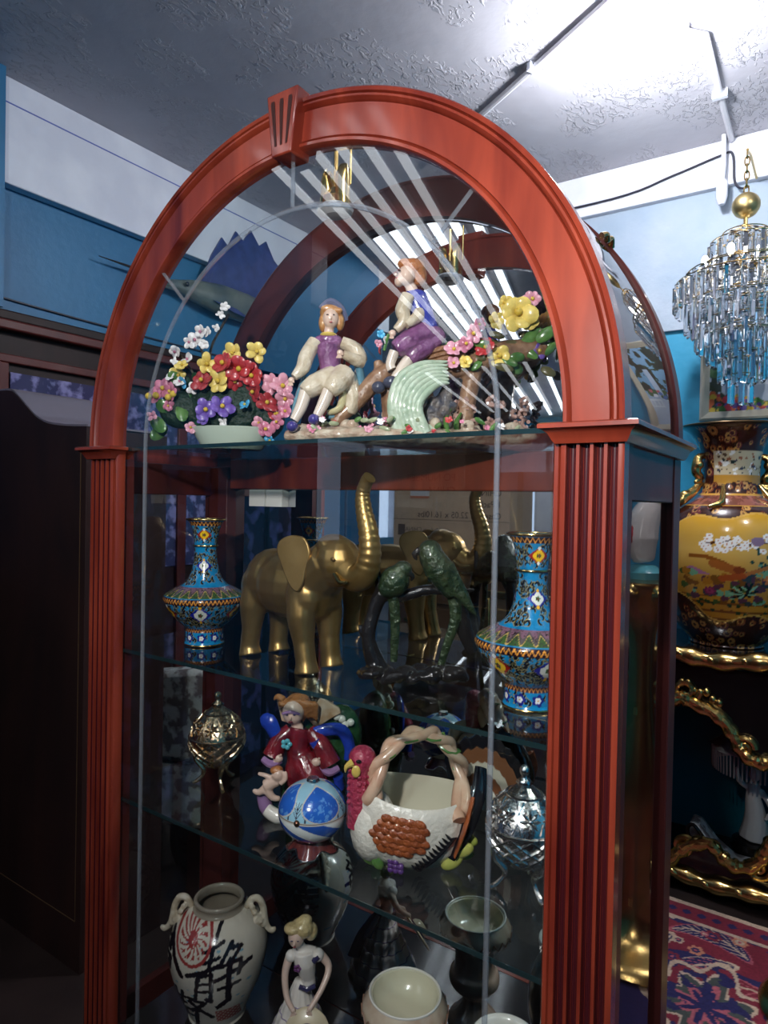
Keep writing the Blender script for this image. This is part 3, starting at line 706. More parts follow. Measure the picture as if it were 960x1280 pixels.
def fairy():
    k = 1/622; P = pxy(378, 1014)
    t = thing('fairy_figurine', 'winged fairy figurine in red dress with blue ribbon and cherub', 'figurine', (-.12, .20, Z3), VIEW)
    M_red = mat('red_glaze', (.20, .010, .018), .18, coat=.7, var=((.10, .006, .012), 45), bump=(45, .6, .008)); M_rib = mat('royal_glaze', (.015, .045, .36), .15, coat=.8, bump=(50, .6, .008))
    M_lil = mat('lilac_glaze', (.30, .17, .34), .2, coat=.7); M_dg = mat('dark_green_glaze', (.008, .045, .018), .2, coat=.7, var=((.03, .09, .03), 40), bump=(60, .8, .006))
    g = G(k); g.ell(P(392, 985, 4), (42, 30, 44)); g.ell(P(400, 945, 18), (36, 22, 50)); g.ell(P(425, 925, 25), (28, 16, 40)); g.ell(P(380, 1010), (48, 30, 8))
    g.out('shrubbery', M_dg, t, remesh=.003)
    g = G(k); g.tube([P(377, 906, -8), P(375, 925, -12), P(378, 945, -14)], [15, 14, 17], 14, res=4); g.tube([P(380, 942, -14), P(396, 965, -26), P(412, 985, -28)], [19, 18, 10], 14, res=4)
    g.tube([P(378, 942, -14), P(372, 960, -22), P(385, 985, -24)], [15, 13, 9], 12, res=3)
    g.out('dress', M_red, t, remesh=.0028)
    for pts, r in (([P(365, 908, -10), P(352, 920, -14), P(344, 938, -18)], [9, 11, 13]), ([P(388, 908, -10), P(404, 925, -18), P(415, 945, -22)], [9, 12, 14])):
        o = G(k).tube(pts, r, 12, res=4).out('sleeve', M_red, t)
        e = pts[-1]; G(k).tube([(e[0]-11, e[1]-4, e[2]-2), (e[0], e[1]-8, e[2]-7), (e[0]+11, e[1]-4, e[2]-3)], [4, 5, 4], 8, res=4).out('frill', M_lil, o)
    G(k).tube([P(396, 982, -34), P(408, 992, -34), P(424, 982, -30)], [5, 7, 5], 8, res=4).out('hem', M_lil, t)
    h = G(k).ell(P(368, 884, -14), (14, 13, 16)).tube(None or [P(371, 898, -10), P(373, 908, -9)], [6, 9], 10).out('head', M_skin, t, remesh=.0025)
    G(k).tube([P(356, 884, -24), P(366, 880.5, -27.2), P(377, 884, -24)], [1.5, 2.2, 1.5], 8, flat=1.0, res=3).out('mask', M_lil, h)
    G(k).ell(P(366.5, 893, -26.4), (2.8, 1.0, 1.1)).out('mouth', M_red, h); G(k).ell(P(366.5, 888, -27.6), (1.5, 1.6, 2.2), nu=8, nv=5).out('nose', M_skin, h)
    g = G(k); g.ell(P(373, 877, -6), (17, 12, 14)); rh = random.Random(3)
    for i in range(16):
        x = 354+i*2.4; g.tube([P(x, 868+abs(i-7)*.8, -16), P(x+rh.uniform(-3, 6), 876, -14), P(x+4+rh.uniform(0, 6) if i > 5 else x-5, 890+rh.uniform(0, 10) if i > 7 else 874, -8)], [4, 4.5, 1.5], 7, res=3)
    g.tube([P(356, 870, -14), P(348, 866, -12), P(343, 872, -12)], [5, 4, 1], 7, res=3)
    g.out('hair', mat('ginger_hair', (.42, .16, .05), .3, coat=.5, bump=(110, .8, .006)), t, remesh=.0025)
    for x in (-5, 4): G(k).ell(P(367+x, 884, -27.2), (1.8, .8, 1.1), nu=8, nv=5).out('eye', mat('navy_glaze', (.03, .025, .08), .2, coat=.7), h)
    M_wing = mat('wing_glaze', (.62, .48, .36), .25, coat=.5, var=((.45, .26, .14), 45))
    for pl, y in (([(344, 868), (352, 900), (372, 905), (372, 880)], 0), ([(382, 896), (400, 870), (424, 884), (426, 890), (412, 898), (395, 910)], 4), ([(400, 915), (417, 912), (414, 950), (404, 945), (394, 930)], 6)):
        G(k).ext([(x-378, 1014-z) for x, z in pl], y-3, y+3).out('wing', M_wing, t, bevel=.002)
    for pts, r in (([P(330, 900, -8), P(338, 898, -12), P(346, 912, -14), P(352, 925, -16)], [8, 11, 9, 6]), ([P(388, 912, -16), P(408, 906, -14), P(428, 908, -10), P(438, 928, -8), P(436, 945, -8)], [6, 8, 8, 7, 5]), ([P(396, 916, -24), P(404, 930, -22), P(414, 945, -24)], [7, 6, 5]), ([P(425, 960, -20), P(427, 975, -18)], [11, 11])):
        G(k).tube(pts, r, 10, flat=.6, res=4).out('ribbon', M_rib, t)
    for c in (P(352, 938, -26), P(399, 940, -30)):
        h = G(k); h.ell(c, (6, 4, 5)); [h.tube([c, (c[0]-7+i*3, c[1]-2, c[2]-6+i)], [2, 1.3], 6) for i in range(4)]; h.tube([c, (c[0]+4, c[1]-3, c[2]+6)], [2, 1.3], 6)
        h.out('hand', M_skin, t)
    f = G(k); [f.ell((P(362, 920, -26)[0]+4*math.cos(i*1.257), -27, P(362, 920)[2]+4*math.sin(i*1.257)), (3.2, 2, 3.2), nu=8, nv=5) for i in range(5)]; f.out('corsage', mat('aqua_glaze', (.10, .42, .50), .2, coat=.6), t)
    # cherub
    g = G(k); g.tube([P(338, 972, -26), P(346, 967, -27), P(353, 964, -28)], [8.5, 7.5, 6.5], 10, res=3); g.ell(P(353, 956, -30), (7.5, 7.5, 8)); g.tube([P(340, 972, -26), P(330, 980, -26), P(322, 978, -24)], [6, 4.2, 2.6], 8, res=3); g.tube([P(340, 976, -28), P(347, 985, -28), P(356, 986, -28)], [6, 4.4, 2.6], 8, res=3)
    g.tube([P(346, 962, -28), P(337, 958, -28), P(328, 957, -26)], [3.6, 3, 2.2], 8, res=3); g.tube([P(356, 966, -32), P(363, 960, -32), P(362, 951, -32)], [3.4, 2.8, 2], 8, res=3)
    g.out('cherub', M_skin, t, remesh=.0022); G(k).ell(P(351, 951.5, -28), (8, 7.5, 5.5)).out('cherub_hair', mat('ginger_hair'), t)
    g = G(k); g.tube([P(332, 985, -14), P(336, 1000, -16), P(342, 1012, -16)], [8, 9, 7], 10, res=3); g.out('drapery', M_lil, t)
    G(k).tube([P(338, 1003, -20), P(352, 1010, -24), P(366, 1008, -22)], [8, 9, 8], 10, res=3).out('cloud', M_white, t, remesh=.0025)
    rr = random.Random(4)
    for i in range(7): G(k).ell(P(rr.uniform(415, 445), rr.uniform(890, 950), 8), (5, 4, 5), nu=10, nv=6).out('blossom', M_white, t)
fairy()

def turkey_basket():
    k = 1/706; P = pxy(512, 1072)
    t = thing('turkey_basket', 'white ceramic turkey-shaped basket with twisted branch handle', 'basket', (.15, .192, Z3), VIEW)
    M_w = mat('turkey_white', (.70, .66, .58), .2, coat=.6, bump=(70, .7, .006)); M_in = mat('turkey_cream', (.60, .56, .44), .2, coat=.6)
    M_rust = mat('rust_glaze', (.36, .095, .028), .25, coat=.6, bump=(80, .9, .008), var=((.25, .06, .02), 40)); M_bk = mat('black_glaze', (.008, .008, .012), .15, coat=.8)
    # bowl: oval, open
    n = 56; rows = [(.50, 0), (.72, 4), (.92, 22), (1.0, 48), (.985, 70), (.93, 84), (.90, 85), (.88, 78), (.90, 55), (.80, 28), (.55, 12), (.0, 10)]
    V = []; F = []
    for s, z in rows:
        for j in range(n):
            a = 2*PI*j/n; V.append((76*s*math.cos(a), 58*s*math.sin(a), z+(-6*math.cos(a) if z > 60 else 0)+(4*math.cos(2*a) if z > 60 else 0)))
    for i in range(len(rows)-1):
        for j in range(n): F.append((i*n+j, i*n+(j+1) % n, (i+1)*n+(j+1) % n, (i+1)*n+j))
    F1 = [f for f in F if f[0]//n < 6]; F2 = [f for f in F if f[0]//n >= 6]
    o = G(k); o.v = V; o.f = F1 + [tuple(range(n))[::-1]]; o.out('bowl', M_w, t, sharp=0)
    o = G(k); o.v = V; o.f = F2; o.out('bowl_inside', M_in, t, sharp=0)
    # neck and head
    g = G(k); g.tube([P(448, 1025, -14), P(444, 992, -16), P(443, 964, -16), P(447, 946, -16)], [20, 15, 14, 16], 12, res=4); g.ell(P(447, 944, -16), (17, 16, 15)); [g.ell(P(432+ (i%5)*6, 956+(i//5)*8, -29+ (abs(i%5-2))*2.5), 3.4, nu=7, nv=5) for i in range(30)]
    hd = g.out('neck', mat('pink_glaze', (.36, .035, .075), .22, coat=.7, bump=(90, 1.0, .008)), t)
    G(k).tube([P(435, 947, -26), P(428, 951, -29), P(427, 958, -29)], [5.5, 3, .5], 8, res=3).out('beak', mat('yellow_glaze', (.58, .42, .10), .25, coat=.6), hd)
    G(k).ell(P(440, 955, -33), (5.5, 2.5, 7.5)).out('wattle', mat('yellow_glaze'), hd); G(k).ell(P(443, 943, -32.5), (3.4, 1.6, 2.4)).out('eye', M_bk, hd)
    # breast
    g = G(k); g.ell(P(462, 1030, -10), (30, 36, 44)); g.out('breast', M_w, t)
    # twisted handle
    base = [Vector(P(460, 990, -30)), Vector(P(468, 950, -22)), Vector(P(495, 922, -10)), Vector(P(530, 918, 0)), Vector(P(555, 935, 6)), Vector(P(572, 968, 2)), Vector(P(566, 1004, -40))]
    Pp, _ = smooth_path(base, [0]*7, 8); M_tw = mat('branch_glaze', (.52, .30, .20), .22, coat=.6, var=((.60, .42, .30), 40))
    for ph in (0, PI):
        pts = [p+Vector((5*math.cos(i*.42+ph), 5*math.sin(i*.42+ph), 3*math.sin(i*.42+ph))) for i, p in enumerate(Pp)]
        G(k).tube(pts, [8.5-2*math.sin(PI*i/len(pts)) for i in range(len(pts))], 10).out('handle_branch', M_tw, t)
    G(k).tube([p+Vector((9*math.cos(i*.9), -3+8*math.sin(i*.9), 5*math.sin(i*.9))) for i, p in enumerate(Pp[6:40])], 1.8, 6).out('vine', M_leafg, t)
    # tail fan at the right
    M_tb = mat('tail_brown', (.20, .075, .035), .25, coat=.6)
    for m, rx, d in ((M_bk, 1.0, 0), (M_tb, .84, -3), (mat('tail_cream', (.60, .50, .40), .25, coat=.6), .64, -6), (M_tb, .50, -9), (M_w, .36, -12)):
        pl = [(0, 0)]+[(92*rx*math.cos(a), 92*rx*math.sin(a)*(1+.03*math.cos(a*26))) for a in np.linspace(-.2, 2.2, 34)]
        g = G(k); M = eul(0, 0, -12); v0 = len(g.v); g.ext(pl, -2, 2)
        g.v = [tuple(Vector(P(602, 1022, 34)) + M @ Vector((x*.70, y+d, z*.98))) for x, y, z in g.v]; g.out('tail_feathers', m, t)
    g = G(k); g.tube([P(556, 1055, -40), P(575, 1020, -38), P(590, 985, -20), P(596, 960, 0)], [6, 9, 10, 8], 10, flat=.35, res=5); g.out('tail_rim', M_bk, t)
    g = G(k); g.tube([P(560, 1050, -44), P(572, 1015, -44), P(582, 985, -30)], [5, 8, 8], 10, flat=.35, res=5); g.out('tail_inner', M_rust, t)
    # wing patch, laid on the bowl
    def onbowl(x, z, lift=2.2):
        a = math.asin(max(-.98, min(.98, x/76))); s = np.interp(z, [0, 4, 22, 48, 70, 84], [.5, .72, .92, 1, .985, .93])
        y = -58*math.sqrt(max(.02, s*s-(x/76)**2)); return Vector((x, y-lift, z))
    rr = random.Random(2); wg = G(k)
    for r in range(8):
        for c in range(9):
            x = -52+c*9.5+(r % 2)*4.5; z = 26+r*7.5-c*1.0
            if (x+19)**2/33**2+(z-50)**2/23**2 < 1: wg.ell(onbowl(x, z, .5), (8.5, 2.6, 5.6), (0, 25, 0), nu=8, nv=5)
    wg.out('wing', M_rust, t)
    bk = G(k)
    for i in range(11):
        x, z = 4+i*3.9, 5+i*3.9
        for q in (-1, 1):
            c = onbowl(x, z, 1.5); e = onbowl(x+q*7.5, max(2, z-q*4+5), 2); bk.tube([c, (c+e)/2-Vector((0, 1, 0)), e], [2.2, 2.0, .5], 5)
    bk.out('black_feathers', M_bk, t)
    yl = mat('yellow_green_glaze', (.32, .40, .06), .25, coat=.6, var=((.52, .50, .14), 30))
    for i, (x, z, r) in enumerate(((46, 12, 15), (57, 26, 15), (62, 10, 14), (67, 34, 12), (-54, 10, 14), (-44, 5, 12))):
        c = onbowl(x, max(z, 5), 5); G(k).ell((c[0], c[1], max(z, 8)), (r, 5, r*.62), (0, -35+i*20, 0)).out('leaf', yl if i < 4 else M_leafg, t)
    for i in range(8):
        c = onbowl(-28+(i % 3)*6, 5, 4); G(k).ell((c[0], c[1]-2, 4.5+(i//3)*5), 4.2, nu=8, nv=6).out('grape', mat('grape_glaze', (.09, .035, .16), .15, coat=.8), t)
turkey_basket()

def calligraphy_jar():
    prof = cspline([(0, 0), (.058, 0), (.060, .006), (.070, .03), (.092, .08), (.1045, .13), (.1045, .165), (.092, .20), (.066, .224), (.052, .230), (.050, .238), (.054, .245), (.053, .250), (.047, .250), (.044, .243), (.046, .23), (.06, .215), (.05, .1), (0, .08)], 5)
    V, TH, Z, R, S = lathe_grid(prof, 400, 260)
    col = np.tile(np.array(C(205, 196, 180)), (len(V), 1)); outer = S < .56
    col *= (.88+.22*fbm(TH*6, Z*40, 5))[:, None]
    ink = C(22, 16, 26)
    def zz(x, y): return ((130+x/3-281)/565, (1040+y/3-1276)/-565)
    strokes = [([(440, 388), (505, 362)], 6), ([(442, 418), (495, 402)], 6), ([(382, 468), (505, 424)], 8), ([(487, 312), (462, 432)], 7), ([(425, 468), (412, 560)], 8), ([(430, 462), (472, 452), (468, 562), (452, 552)], 8), ([(430, 492), (465, 486)], 6), ([(428, 522), (465, 516)], 6),
               ([(532, 368), (504, 420)], 7), ([(528, 380), (562, 384), (536, 420)], 7), ([(500, 432), (565, 422), (560, 470)], 7), ([(478, 480), (592, 438)], 8), ([(495, 512), (562, 500)], 7), ([(532, 418), (524, 565), (488, 592)], 10),
               ([(330, 545), (342, 610)], 9), ([(335, 572), (372, 562)], 7), ([(338, 600), (372, 590)], 7), ([(362, 542), (352, 612)], 8), ([(385, 560), (445, 570), (392, 622)], 9), ([(388, 575), (466, 640)], 9), ([(348, 628), (425, 612)], 8), ([(366, 630), (358, 692)], 9), ([(412, 615), (405, 705)], 9), ([(370, 655), (405, 648)], 6),
               ([(322, 298), (282, 372)], 8), ([(308, 370), (328, 430), (360, 478)], 10), ([(284, 392), (308, 386), (300, 420), (282, 418)], 9), ([(282, 440), (306, 440), (302, 480), (284, 478)], 10), ([(288, 500), (302, 540)], 8)]
    X = R*np.sin(TH)
    for side in (0, 1):
        fr = outer & ((np.cos(TH) > .12) if side == 0 else (np.cos(TH) < -.12)); Xs = X if side == 0 else -X
        for i in range(26):
            rg = np.random.default_rng(i+50*side); x, z = rg.uniform(-.09, .09), rg.uniform(.02, .21)
            put(col, fr & (np.hypot((Xs-x)/1.6, Z-z) < rg.uniform(.001, .003)), C(120, 160, 175))
        for pts, wd in strokes:
            P = [zz(*p) for p in pts]; d = dist_line(Xs, Z, P); wv = wd/3/565*(.75+.5*vnoise(Xs*260, Z*260, 9))
            put(col, fr & (d < wv), ink)
        cx, cz = zz(396, 360); d = np.hypot((Xs-cx)/.92, Z-cz); a = np.arctan2(Z-cz, Xs-cx); red = C(150, 52, 50)
        put(col, fr & (d < .0455) & (d > .039), red)
        put(col, fr & (d < .034) & ((np.cos(a*14+d*250) > .1) | (d < .012)) & (vnoise(Xs*300, Z*300, 2) > .25), red)
        (x0, z1), (x1, z0) = zz(478, 610), zz(554, 668)
        m = fr & (Xs > x0) & (Xs < x1) & (Z > z0) & (Z < z1); put(col, m, C(165, 90, 85)); put(col, m & (np.sin(Xs*700)*np.sin(Z*620) > .35), C(200, 175, 160))
    put(col, ~outer, C(140, 130, 115))
    t = thing('calligraphy_jar', 'white ceramic jar with brushed characters and a red emblem', 'jar', (-.335, .183, Z4), VIEW)
    grid_mesh('body', V, 400, 260, col, painted('jar_glaze', .2, .6), t)
    for s in (-1, 1):
        g = G(); g.tube([(s*.060, 0, .226), (s*.070, 0, .244), (s*.086, 0, .246), (s*.096, 0, .228), (s*.100, -.002, .206), (s*.106, -.004, .188), (s*.118, -.004, .178), (s*.124, -.004, .186)], [.007, .0075, .008, .008, .008, .007, .006, .0045], 10, res=4)
        for q in range(5): g.ell((s*(.074+.006*q), -.010-.003*(q % 2), .232-.009*q), (.0075, .007, .0065), nu=8, nv=6)
        g.tube([(s*.088, -.008, .214), (s*.080, -.020, .204), (s*.090, -.018, .194)], [.006, .007, .004], 8, res=3)
        g.out('handle', M_cream, t, remesh=.0025)
calligraphy_jar()

def lady():
    k = 1/632; P = pxy(378, 1326)
    t = thing('lady_figurine', 'porcelain lady in tiered white skirt holding a straw hat', 'figurine', (-.105, .19, Z4), VIEW)
    M_p = mat('lady_white', (.74, .68, .62), .18, coat=.6)
    # tiered ruffled skirt
    rows = []
    for i in range(6):
        z0 = i*.024; r0 = .082-i*.0112
        rows += [(r0, z0), (r0-.003, z0+.012), (r0-.0075, z0+.022)]
    rows += [(.014, .152), (.011, .158)]
    G().lathe([(0, 0)]+rows, 64, wob=lambda a, z: 1+.035*math.cos(a*13)).out('skirt', M_p, t, sharp=0)
    for i in range(1, 6):
        z0 = i*.024; r0 = .083-i*.0112
        G().tube([(r0*(1+.035*math.cos(a*13))*math.sin(a), -r0*(1+.035*math.cos(a*13))*math.cos(a), z0) for a in np.linspace(0, 2*PI, 78, endpoint=False)], .0012, 5, closed=True).out('ruffle_edge', mat('lilac_trim', (.30, .24, .36), .3, coat=.5), t)
    g = G(k); g.tube([P(388, 1232), P(388, 1222), P(384, 1202, -2), P(382, 1188, -1)], [10, 9, 14, 14], 14, res=4); g.ell(P(384, 1192), (20, 10, 9)); g.tube([P(380, 1186), P(376, 1176, -4)], [6, 5.5], 10)
    g.out('bodice', M_p, t, remesh=.0022)
    G(k).tube([P(378, 1229, -9), P(388, 1231, -11), P(398, 1228, -8)], [3, 3.4, 3], 8).out('sash', mat('navy_glaze', (.03, .025, .08), .2, coat=.7), t)
    h = G(k).ell(P(373, 1167, -7), (10.5, 11, 13), (14, 0, 0)).out('head', M_skin, t)
    for x in (-4.5, 3): G(k).ell((P(373+x, 1167)[0], -17.3, P(373, 1166)[2]), (1.7, .8, .8), nu=8, nv=5).out('eye', mat('navy_glaze'), h)
    G(k).tube([(P(372, 0)[0], -17.5, P(0, 1166)[2]), (P(371.6, 0)[0], -19.5, P(0, 1170)[2])], [.8, 1.6], 6).out('nose', M_skin, h)
    G(k).ell((P(372, 0)[0], -16.6, P(0, 1174)[2]), (2.2, .8, .8), nu=8, nv=5).out('mouth', mat('lip_glaze', (.42, .08, .08), .3), h)
    g = G(k); g.ell(P(379, 1159, -2), (15, 14, 12)); g.ell(P(368, 1156, -8), (11, 10, 7)); g.ell(P(390, 1166, 3), (9, 10, 11)); g.ell(P(383, 1150, 0), (9, 9, 6))
    g.out('hair', mat('blond_glaze', (.56, .42, .20), .25, coat=.5, bump=(130, .8, .005)), t, remesh=.0022)
    for pts in ([P(365, 1194, -2), P(360, 1212, -10), P(364, 1234, -20), P(374, 1240, -34)], [P(402, 1193), P(414, 1206, -4), P(408, 1222, -18), P(394, 1238, -34)]):
        a = G(k).tube(pts, [6, 4.5, 3.6, 3], 10, res=5).out('arm', M_skin, t)
        e = Vector(pts[-1]); f = G(k); f.ell(e, (3.4, 3, 3.4), nu=8, nv=6)
        for j in range(4): f.tube([e, e+Vector((-3+2*j, -2, -6))], [1.3, .9], 6)
        f.tube([e, e+Vector((4 if pts[0][0] < 0 else -4, -3, -2))], [1.3, .9], 6); f.out('hand', M_skin, a)
    G(k).ell(P(400, 1192, -3), (8, 8, 8)).out('sleeve', M_p, t); G(k).ell(P(366, 1194, -3), (7, 8, 7)).out('sleeve', M_p, t)
    G(k).tube([P(395, 1196, -9), P(402, 1190, -9)], [4, 3], 8).out('shoulder_bow', mat('navy_glaze'), t)
    f = G(k); [f.ell((P(376, 0)[0]+3*math.cos(i*1.257), -14.5, P(0, 1202)[2]+3*math.sin(i*1.257)), (2.4, 1.4, 2.4), nu=8, nv=5) for i in range(5)]; f.out('corsage', mat('plum_glaze', (.14, .04, .14), .3), t)
    # hat held in front of the skirt
    g = G(k); Mh = eul(58, 0, 0); c = Vector(P(392, 1266, -46))
    hat = G(k); hat.lathe([(0, 0), (30, 0), (31, 1.5), (29, 3), (15, 3.5), (13.5, 10), (8, 15), (0, 16)], 40, wob=lambda a, z: 1+.06*math.cos(a*2))
    hat.v = [tuple(c + Mh @ Vector(v)) for v in hat.v]; hat.out('hat', mat('straw_glaze', (.56, .46, .30), .3, coat=.5), t)
    hb = G(k).tube([tuple(c + Mh @ Vector((15.2*math.cos(a), 15.2*math.sin(a), 4.4))) for a in np.linspace(0, 2*PI, 36, endpoint=False)], 1.4, 6, closed=True).out('hat_band', mat('navy_glaze'), t)
    # long dark bow down the back of the skirt
    g = G(k); g.tube([P(384, 1230, 12), P(380, 1258, 34), P(374, 1294, 46)], [6, 8, 10], 8, flat=.3, res=4); g.tube([P(388, 1230, 12), P(394, 1256, 33)], [6, 8], 8, flat=.3); g.ell(P(386, 1226, 12), (12, 5, 5)); g.out('back_bow', mat('navy_glaze'), t)
lady()

def urns():
    M_u = mat('urn_glaze', (.58, .48, .36), .22, coat=.6, var=((.46, .33, .24), 30)); M_ui = mat('urn_inside', (.62, .57, .42), .2, coat=.6)
    t = thing('pedestal_urn', 'beige ceramic pedestal urn with zigzag band round its rim', 'urn', (.137, .198, Z4), VIEW)
    G().lathe(cspline([(0, 0), (.050, 0), (.052, .010), (.040, .022), (.026, .04), (.022, .055), (.030, .066), (.046, .078), (.054, .092), (.052, .108), (.044, .118), (.042, .135), (.043, .165), (.046, .178)], 5)+[(.060, .185), (.074, .192), (.0775, .203), (.076, .214), (.070, .222), (.066, .230), (.064, .232)], 56, wob=lambda a, z: 1+(.03*math.cos(a*18) if .02 < z < .055 else 0), cap=(1, 0)).out('body', M_u, t, sharp=50)
    G().lathe([(.064, .232), (.059, .230), (.057, .222), (.050, .206), (.03, .195), (0, .192)], 48, cap=(0, 0)).out('inside', M_ui, t)
    z = G(); n = 22
    for i in range(n):
        a, b, c = [2*PI*(i+q)/n for q in (0, .5, 1)]
        z.tube([(.0775*math.sin(a), -.0775*math.cos(a), .196), (.0782*math.sin(b), -.0782*math.cos(b), .210), (.0775*math.sin(c), -.0775*math.cos(c), .196)], .0016, 5)
    z.out('zigzag_band', mat('urn_brown', (.24, .12, .075), .3, coat=.5), t)
    G().tube([(.064*math.cos(a), .064*math.sin(a), .2322) for a in np.linspace(0, 2*PI, 56, endpoint=False)], .0022, 6, closed=True).out('rim', M_white, t)
    t = thing('white_pot', 'plain white porcelain pot with rolled rim', 'pot', (.335, .19, Z4), VIEW)
    G().lathe(cspline([(0, 0), (.04, 0), (.042, .01), (.062, .05), (.074, .11), (.068, .17), (.052, .21), (.046, .225), (.050, .238), (.054, .243), (.050, .247), (.044, .242), (.040, .226), (.046, .205)], 5)+[(.06, .16), (.06, .08), (0, .06)], 48).out('body', M_white, t, sharp=60)
    G().tube([(.052*math.cos(a), .052*math.sin(a), .2445) for a in np.linspace(0, 2*PI, 48, endpoint=False)], .0035, 8, closed=True).out('rim', M_white, t)
urns()

# ---- flowers
def petal_flower(g, c, r, n, rot, thick=.22, cup=.35):
    for i in range(n):
        a = 2*PI*i/n+random.uniform(-.15, .15); M = rot @ Matrix.Rotation(a, 3, 'Y') @ Matrix.Rotation(random.uniform(-.35, .35), 3, 'X'); q = random.uniform(.82, 1.15)
        g.ell(Vector(c)+M @ Vector((r*.52*q, -r*cup*random.uniform(.1, .7), 0)), (r*.52*q, r*thick*.7, r*.46*random.uniform(.85, 1.15)), M @ Matrix.Rotation(-cup, 3, 'Z'), nu=8, nv=6)
def flower_bowl():
    k = 1/604; P = pxy(283, 559)
    t = thing('flower_arrangement', 'porcelain flower arrangement in a pale green oval dish', 'flower arrangement', (-.29, .14, Z1), VIEW)
    n = 48; dish = G(k); V = []; F = []
    rows = [(36, 0), (38, 2), (50, 22), (52, 26), (50, 27), (46, 20), (30, 14), (0, 14)]
    for r, z in rows:
        for j in range(n): a = 2*PI*j/n; V.append((r*math.cos(a)+8, r*.62*math.sin(a), z))
    for i in range(len(rows)-1):
        for j in range(n): F.append((i*n+j, i*n+(j+1) % n, (i+1)*n+(j+1) % n, (i+1)*n+j))
    F.append(tuple(range(n))[::-1]); dish.v = V; dish.f = F; dish.out('dish', mat('celadon', (.52, .60, .50), .15, coat=.7), t)
    cols = {'r': (.40, .025, .03), 'y': (.66, .50, .12), 'v': (.14, .075, .36), 'p': (.50, .16, .25), 'w': (.74, .70, .70), 'b': (.05, .30, .52), 'd': (.30, .02, .025), 'k': (.58, .26, .34)}
    MM = {c: mat('petal_'+c, v, .3, coat=.4, var=(tuple(min(1, q*1.35+.03) for q in v), 60)) for c, v in cols.items()}
    My = mat('stamen', (.65, .45, .06), .3); rr = random.Random(11)
    fl = [('y', 262, 457, 13, 5), ('y', 279, 478, 15, 6), ('y', 296, 443, 13, 5), ('y', 324, 441, 13, 5), ('y', 224, 468, 11, 5), ('y', 232, 459, 9, 5),
          ('r', 286, 458, 15, 7), ('r', 303, 462, 17, 8), ('r', 318, 470, 15, 7), ('r', 296, 476, 12, 6), ('d', 258, 478, 14, 6), ('d', 335, 502, 14, 6), ('d', 320, 488, 13, 6), ('d', 344, 515, 10, 5),
          ('v', 263, 513, 15, 5), ('v', 283, 510, 15, 5), ('v', 262, 525, 9, 5), ('p', 205, 487, 15, 6), ('p', 218, 490, 11, 5), ('p', 199, 495, 10, 5), ('k', 341, 478, 13, 6), ('k', 354, 482, 15, 7), ('k', 360, 496, 12, 6), ('p', 349, 515, 11, 5), ('p', 360, 512, 10, 5),
          ('p', 334, 535, 12, 5), ('p', 349, 524, 10, 5), ('k', 327, 526, 9, 5), ('w', 221, 440, 9, 5), ('w', 246, 426, 10, 5), ('w', 256, 418, 9, 5), ('w', 240, 430, 8, 4), ('w', 264, 418, 7, 4), ('w', 258, 432, 7, 5), ('w', 237, 450, 9, 5), ('w', 216, 472, 7, 4), ('w', 228, 478, 8, 5), ('w', 244, 486, 8, 4),
          ('b', 312, 507, 9, 4), ('b', 232, 478, 8, 4), ('b', 341, 548, 8, 4), ('w', 222, 454, 5, 4), ('w', 273, 412, 5, 4), ('w', 280, 398, 5, 4), ('w', 284, 388, 6, 5), ('w', 277, 396, 4, 4), ('p', 214, 508, 8, 5), ('k', 242, 534, 8, 5), ('w', 286, 528, 7, 5), ('k', 195, 520, 7, 4)]
    for c, x, y, r, n in fl:
        d = -16*max(0, 1-abs(x-290)/90)-8+rr.uniform(-6, 6); g = G(k)
        rot = eul(rr.uniform(-35, 20), 0, rr.uniform(-35, 35)) @ Matrix.Rotation(rr.uniform(0, 2), 3, 'Y')
        petal_flower(g, P(x, y, d), r, n, rot); f = g.out('flower', MM[c], t)
        if r > 7: G(k).ell(Vector(P(x, y, d))+rot @ Vector((0, -r*.3, 0)), r*.2, nu=8, nv=6).out('stamen', My if c != 'w' else MM['p'], f)
    for i in range(44):
        x = rr.gauss(275, 42); y = rr.uniform(470, 540)+abs(x-280)*.05; x = max(196, min(352, x))
        G(k).ell(P(x, y, rr.uniform(-12, 16)), (rr.uniform(5, 9), 2, rr.uniform(9, 15)), (rr.uniform(-40, 40), rr.uniform(-60, 60), rr.uniform(-40, 40)), nu=8, nv=6).out('leaf', M_leafg if i % 3 else mat('dark_leaf', (.012, .05, .02), .3, coat=.5), t)
    for pts in ([P(262, 470, 0), P(262, 435, 0), P(272, 412, 0), P(284, 390, 0)], [P(250, 480), P(232, 452), P(216, 434)], [P(255, 470), P(252, 440), P(246, 425)], [P(225, 500), P(205, 492)], [P(275, 520, 5), P(300, 470, 5)], [P(300, 520, 5), P(340, 500)], [P(285, 535, 5), P(265, 480, 5)]):
        G(k).tube(pts, 1.6, 6, res=3).out('stem', mat('stem_brown', (.05, .035, .02), .4), t)
    for x, y in ((201, 496), (222, 494), (192, 497), (216, 498)): G(k).ell(P(x, y, -20), 4.2, nu=8, nv=6).out('berry', My, t)
    M_d = mat('dark_leaf')
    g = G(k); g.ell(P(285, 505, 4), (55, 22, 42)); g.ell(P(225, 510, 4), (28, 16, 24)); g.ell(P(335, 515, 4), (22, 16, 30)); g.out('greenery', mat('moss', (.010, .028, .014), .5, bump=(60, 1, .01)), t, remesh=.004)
flower_bowl()

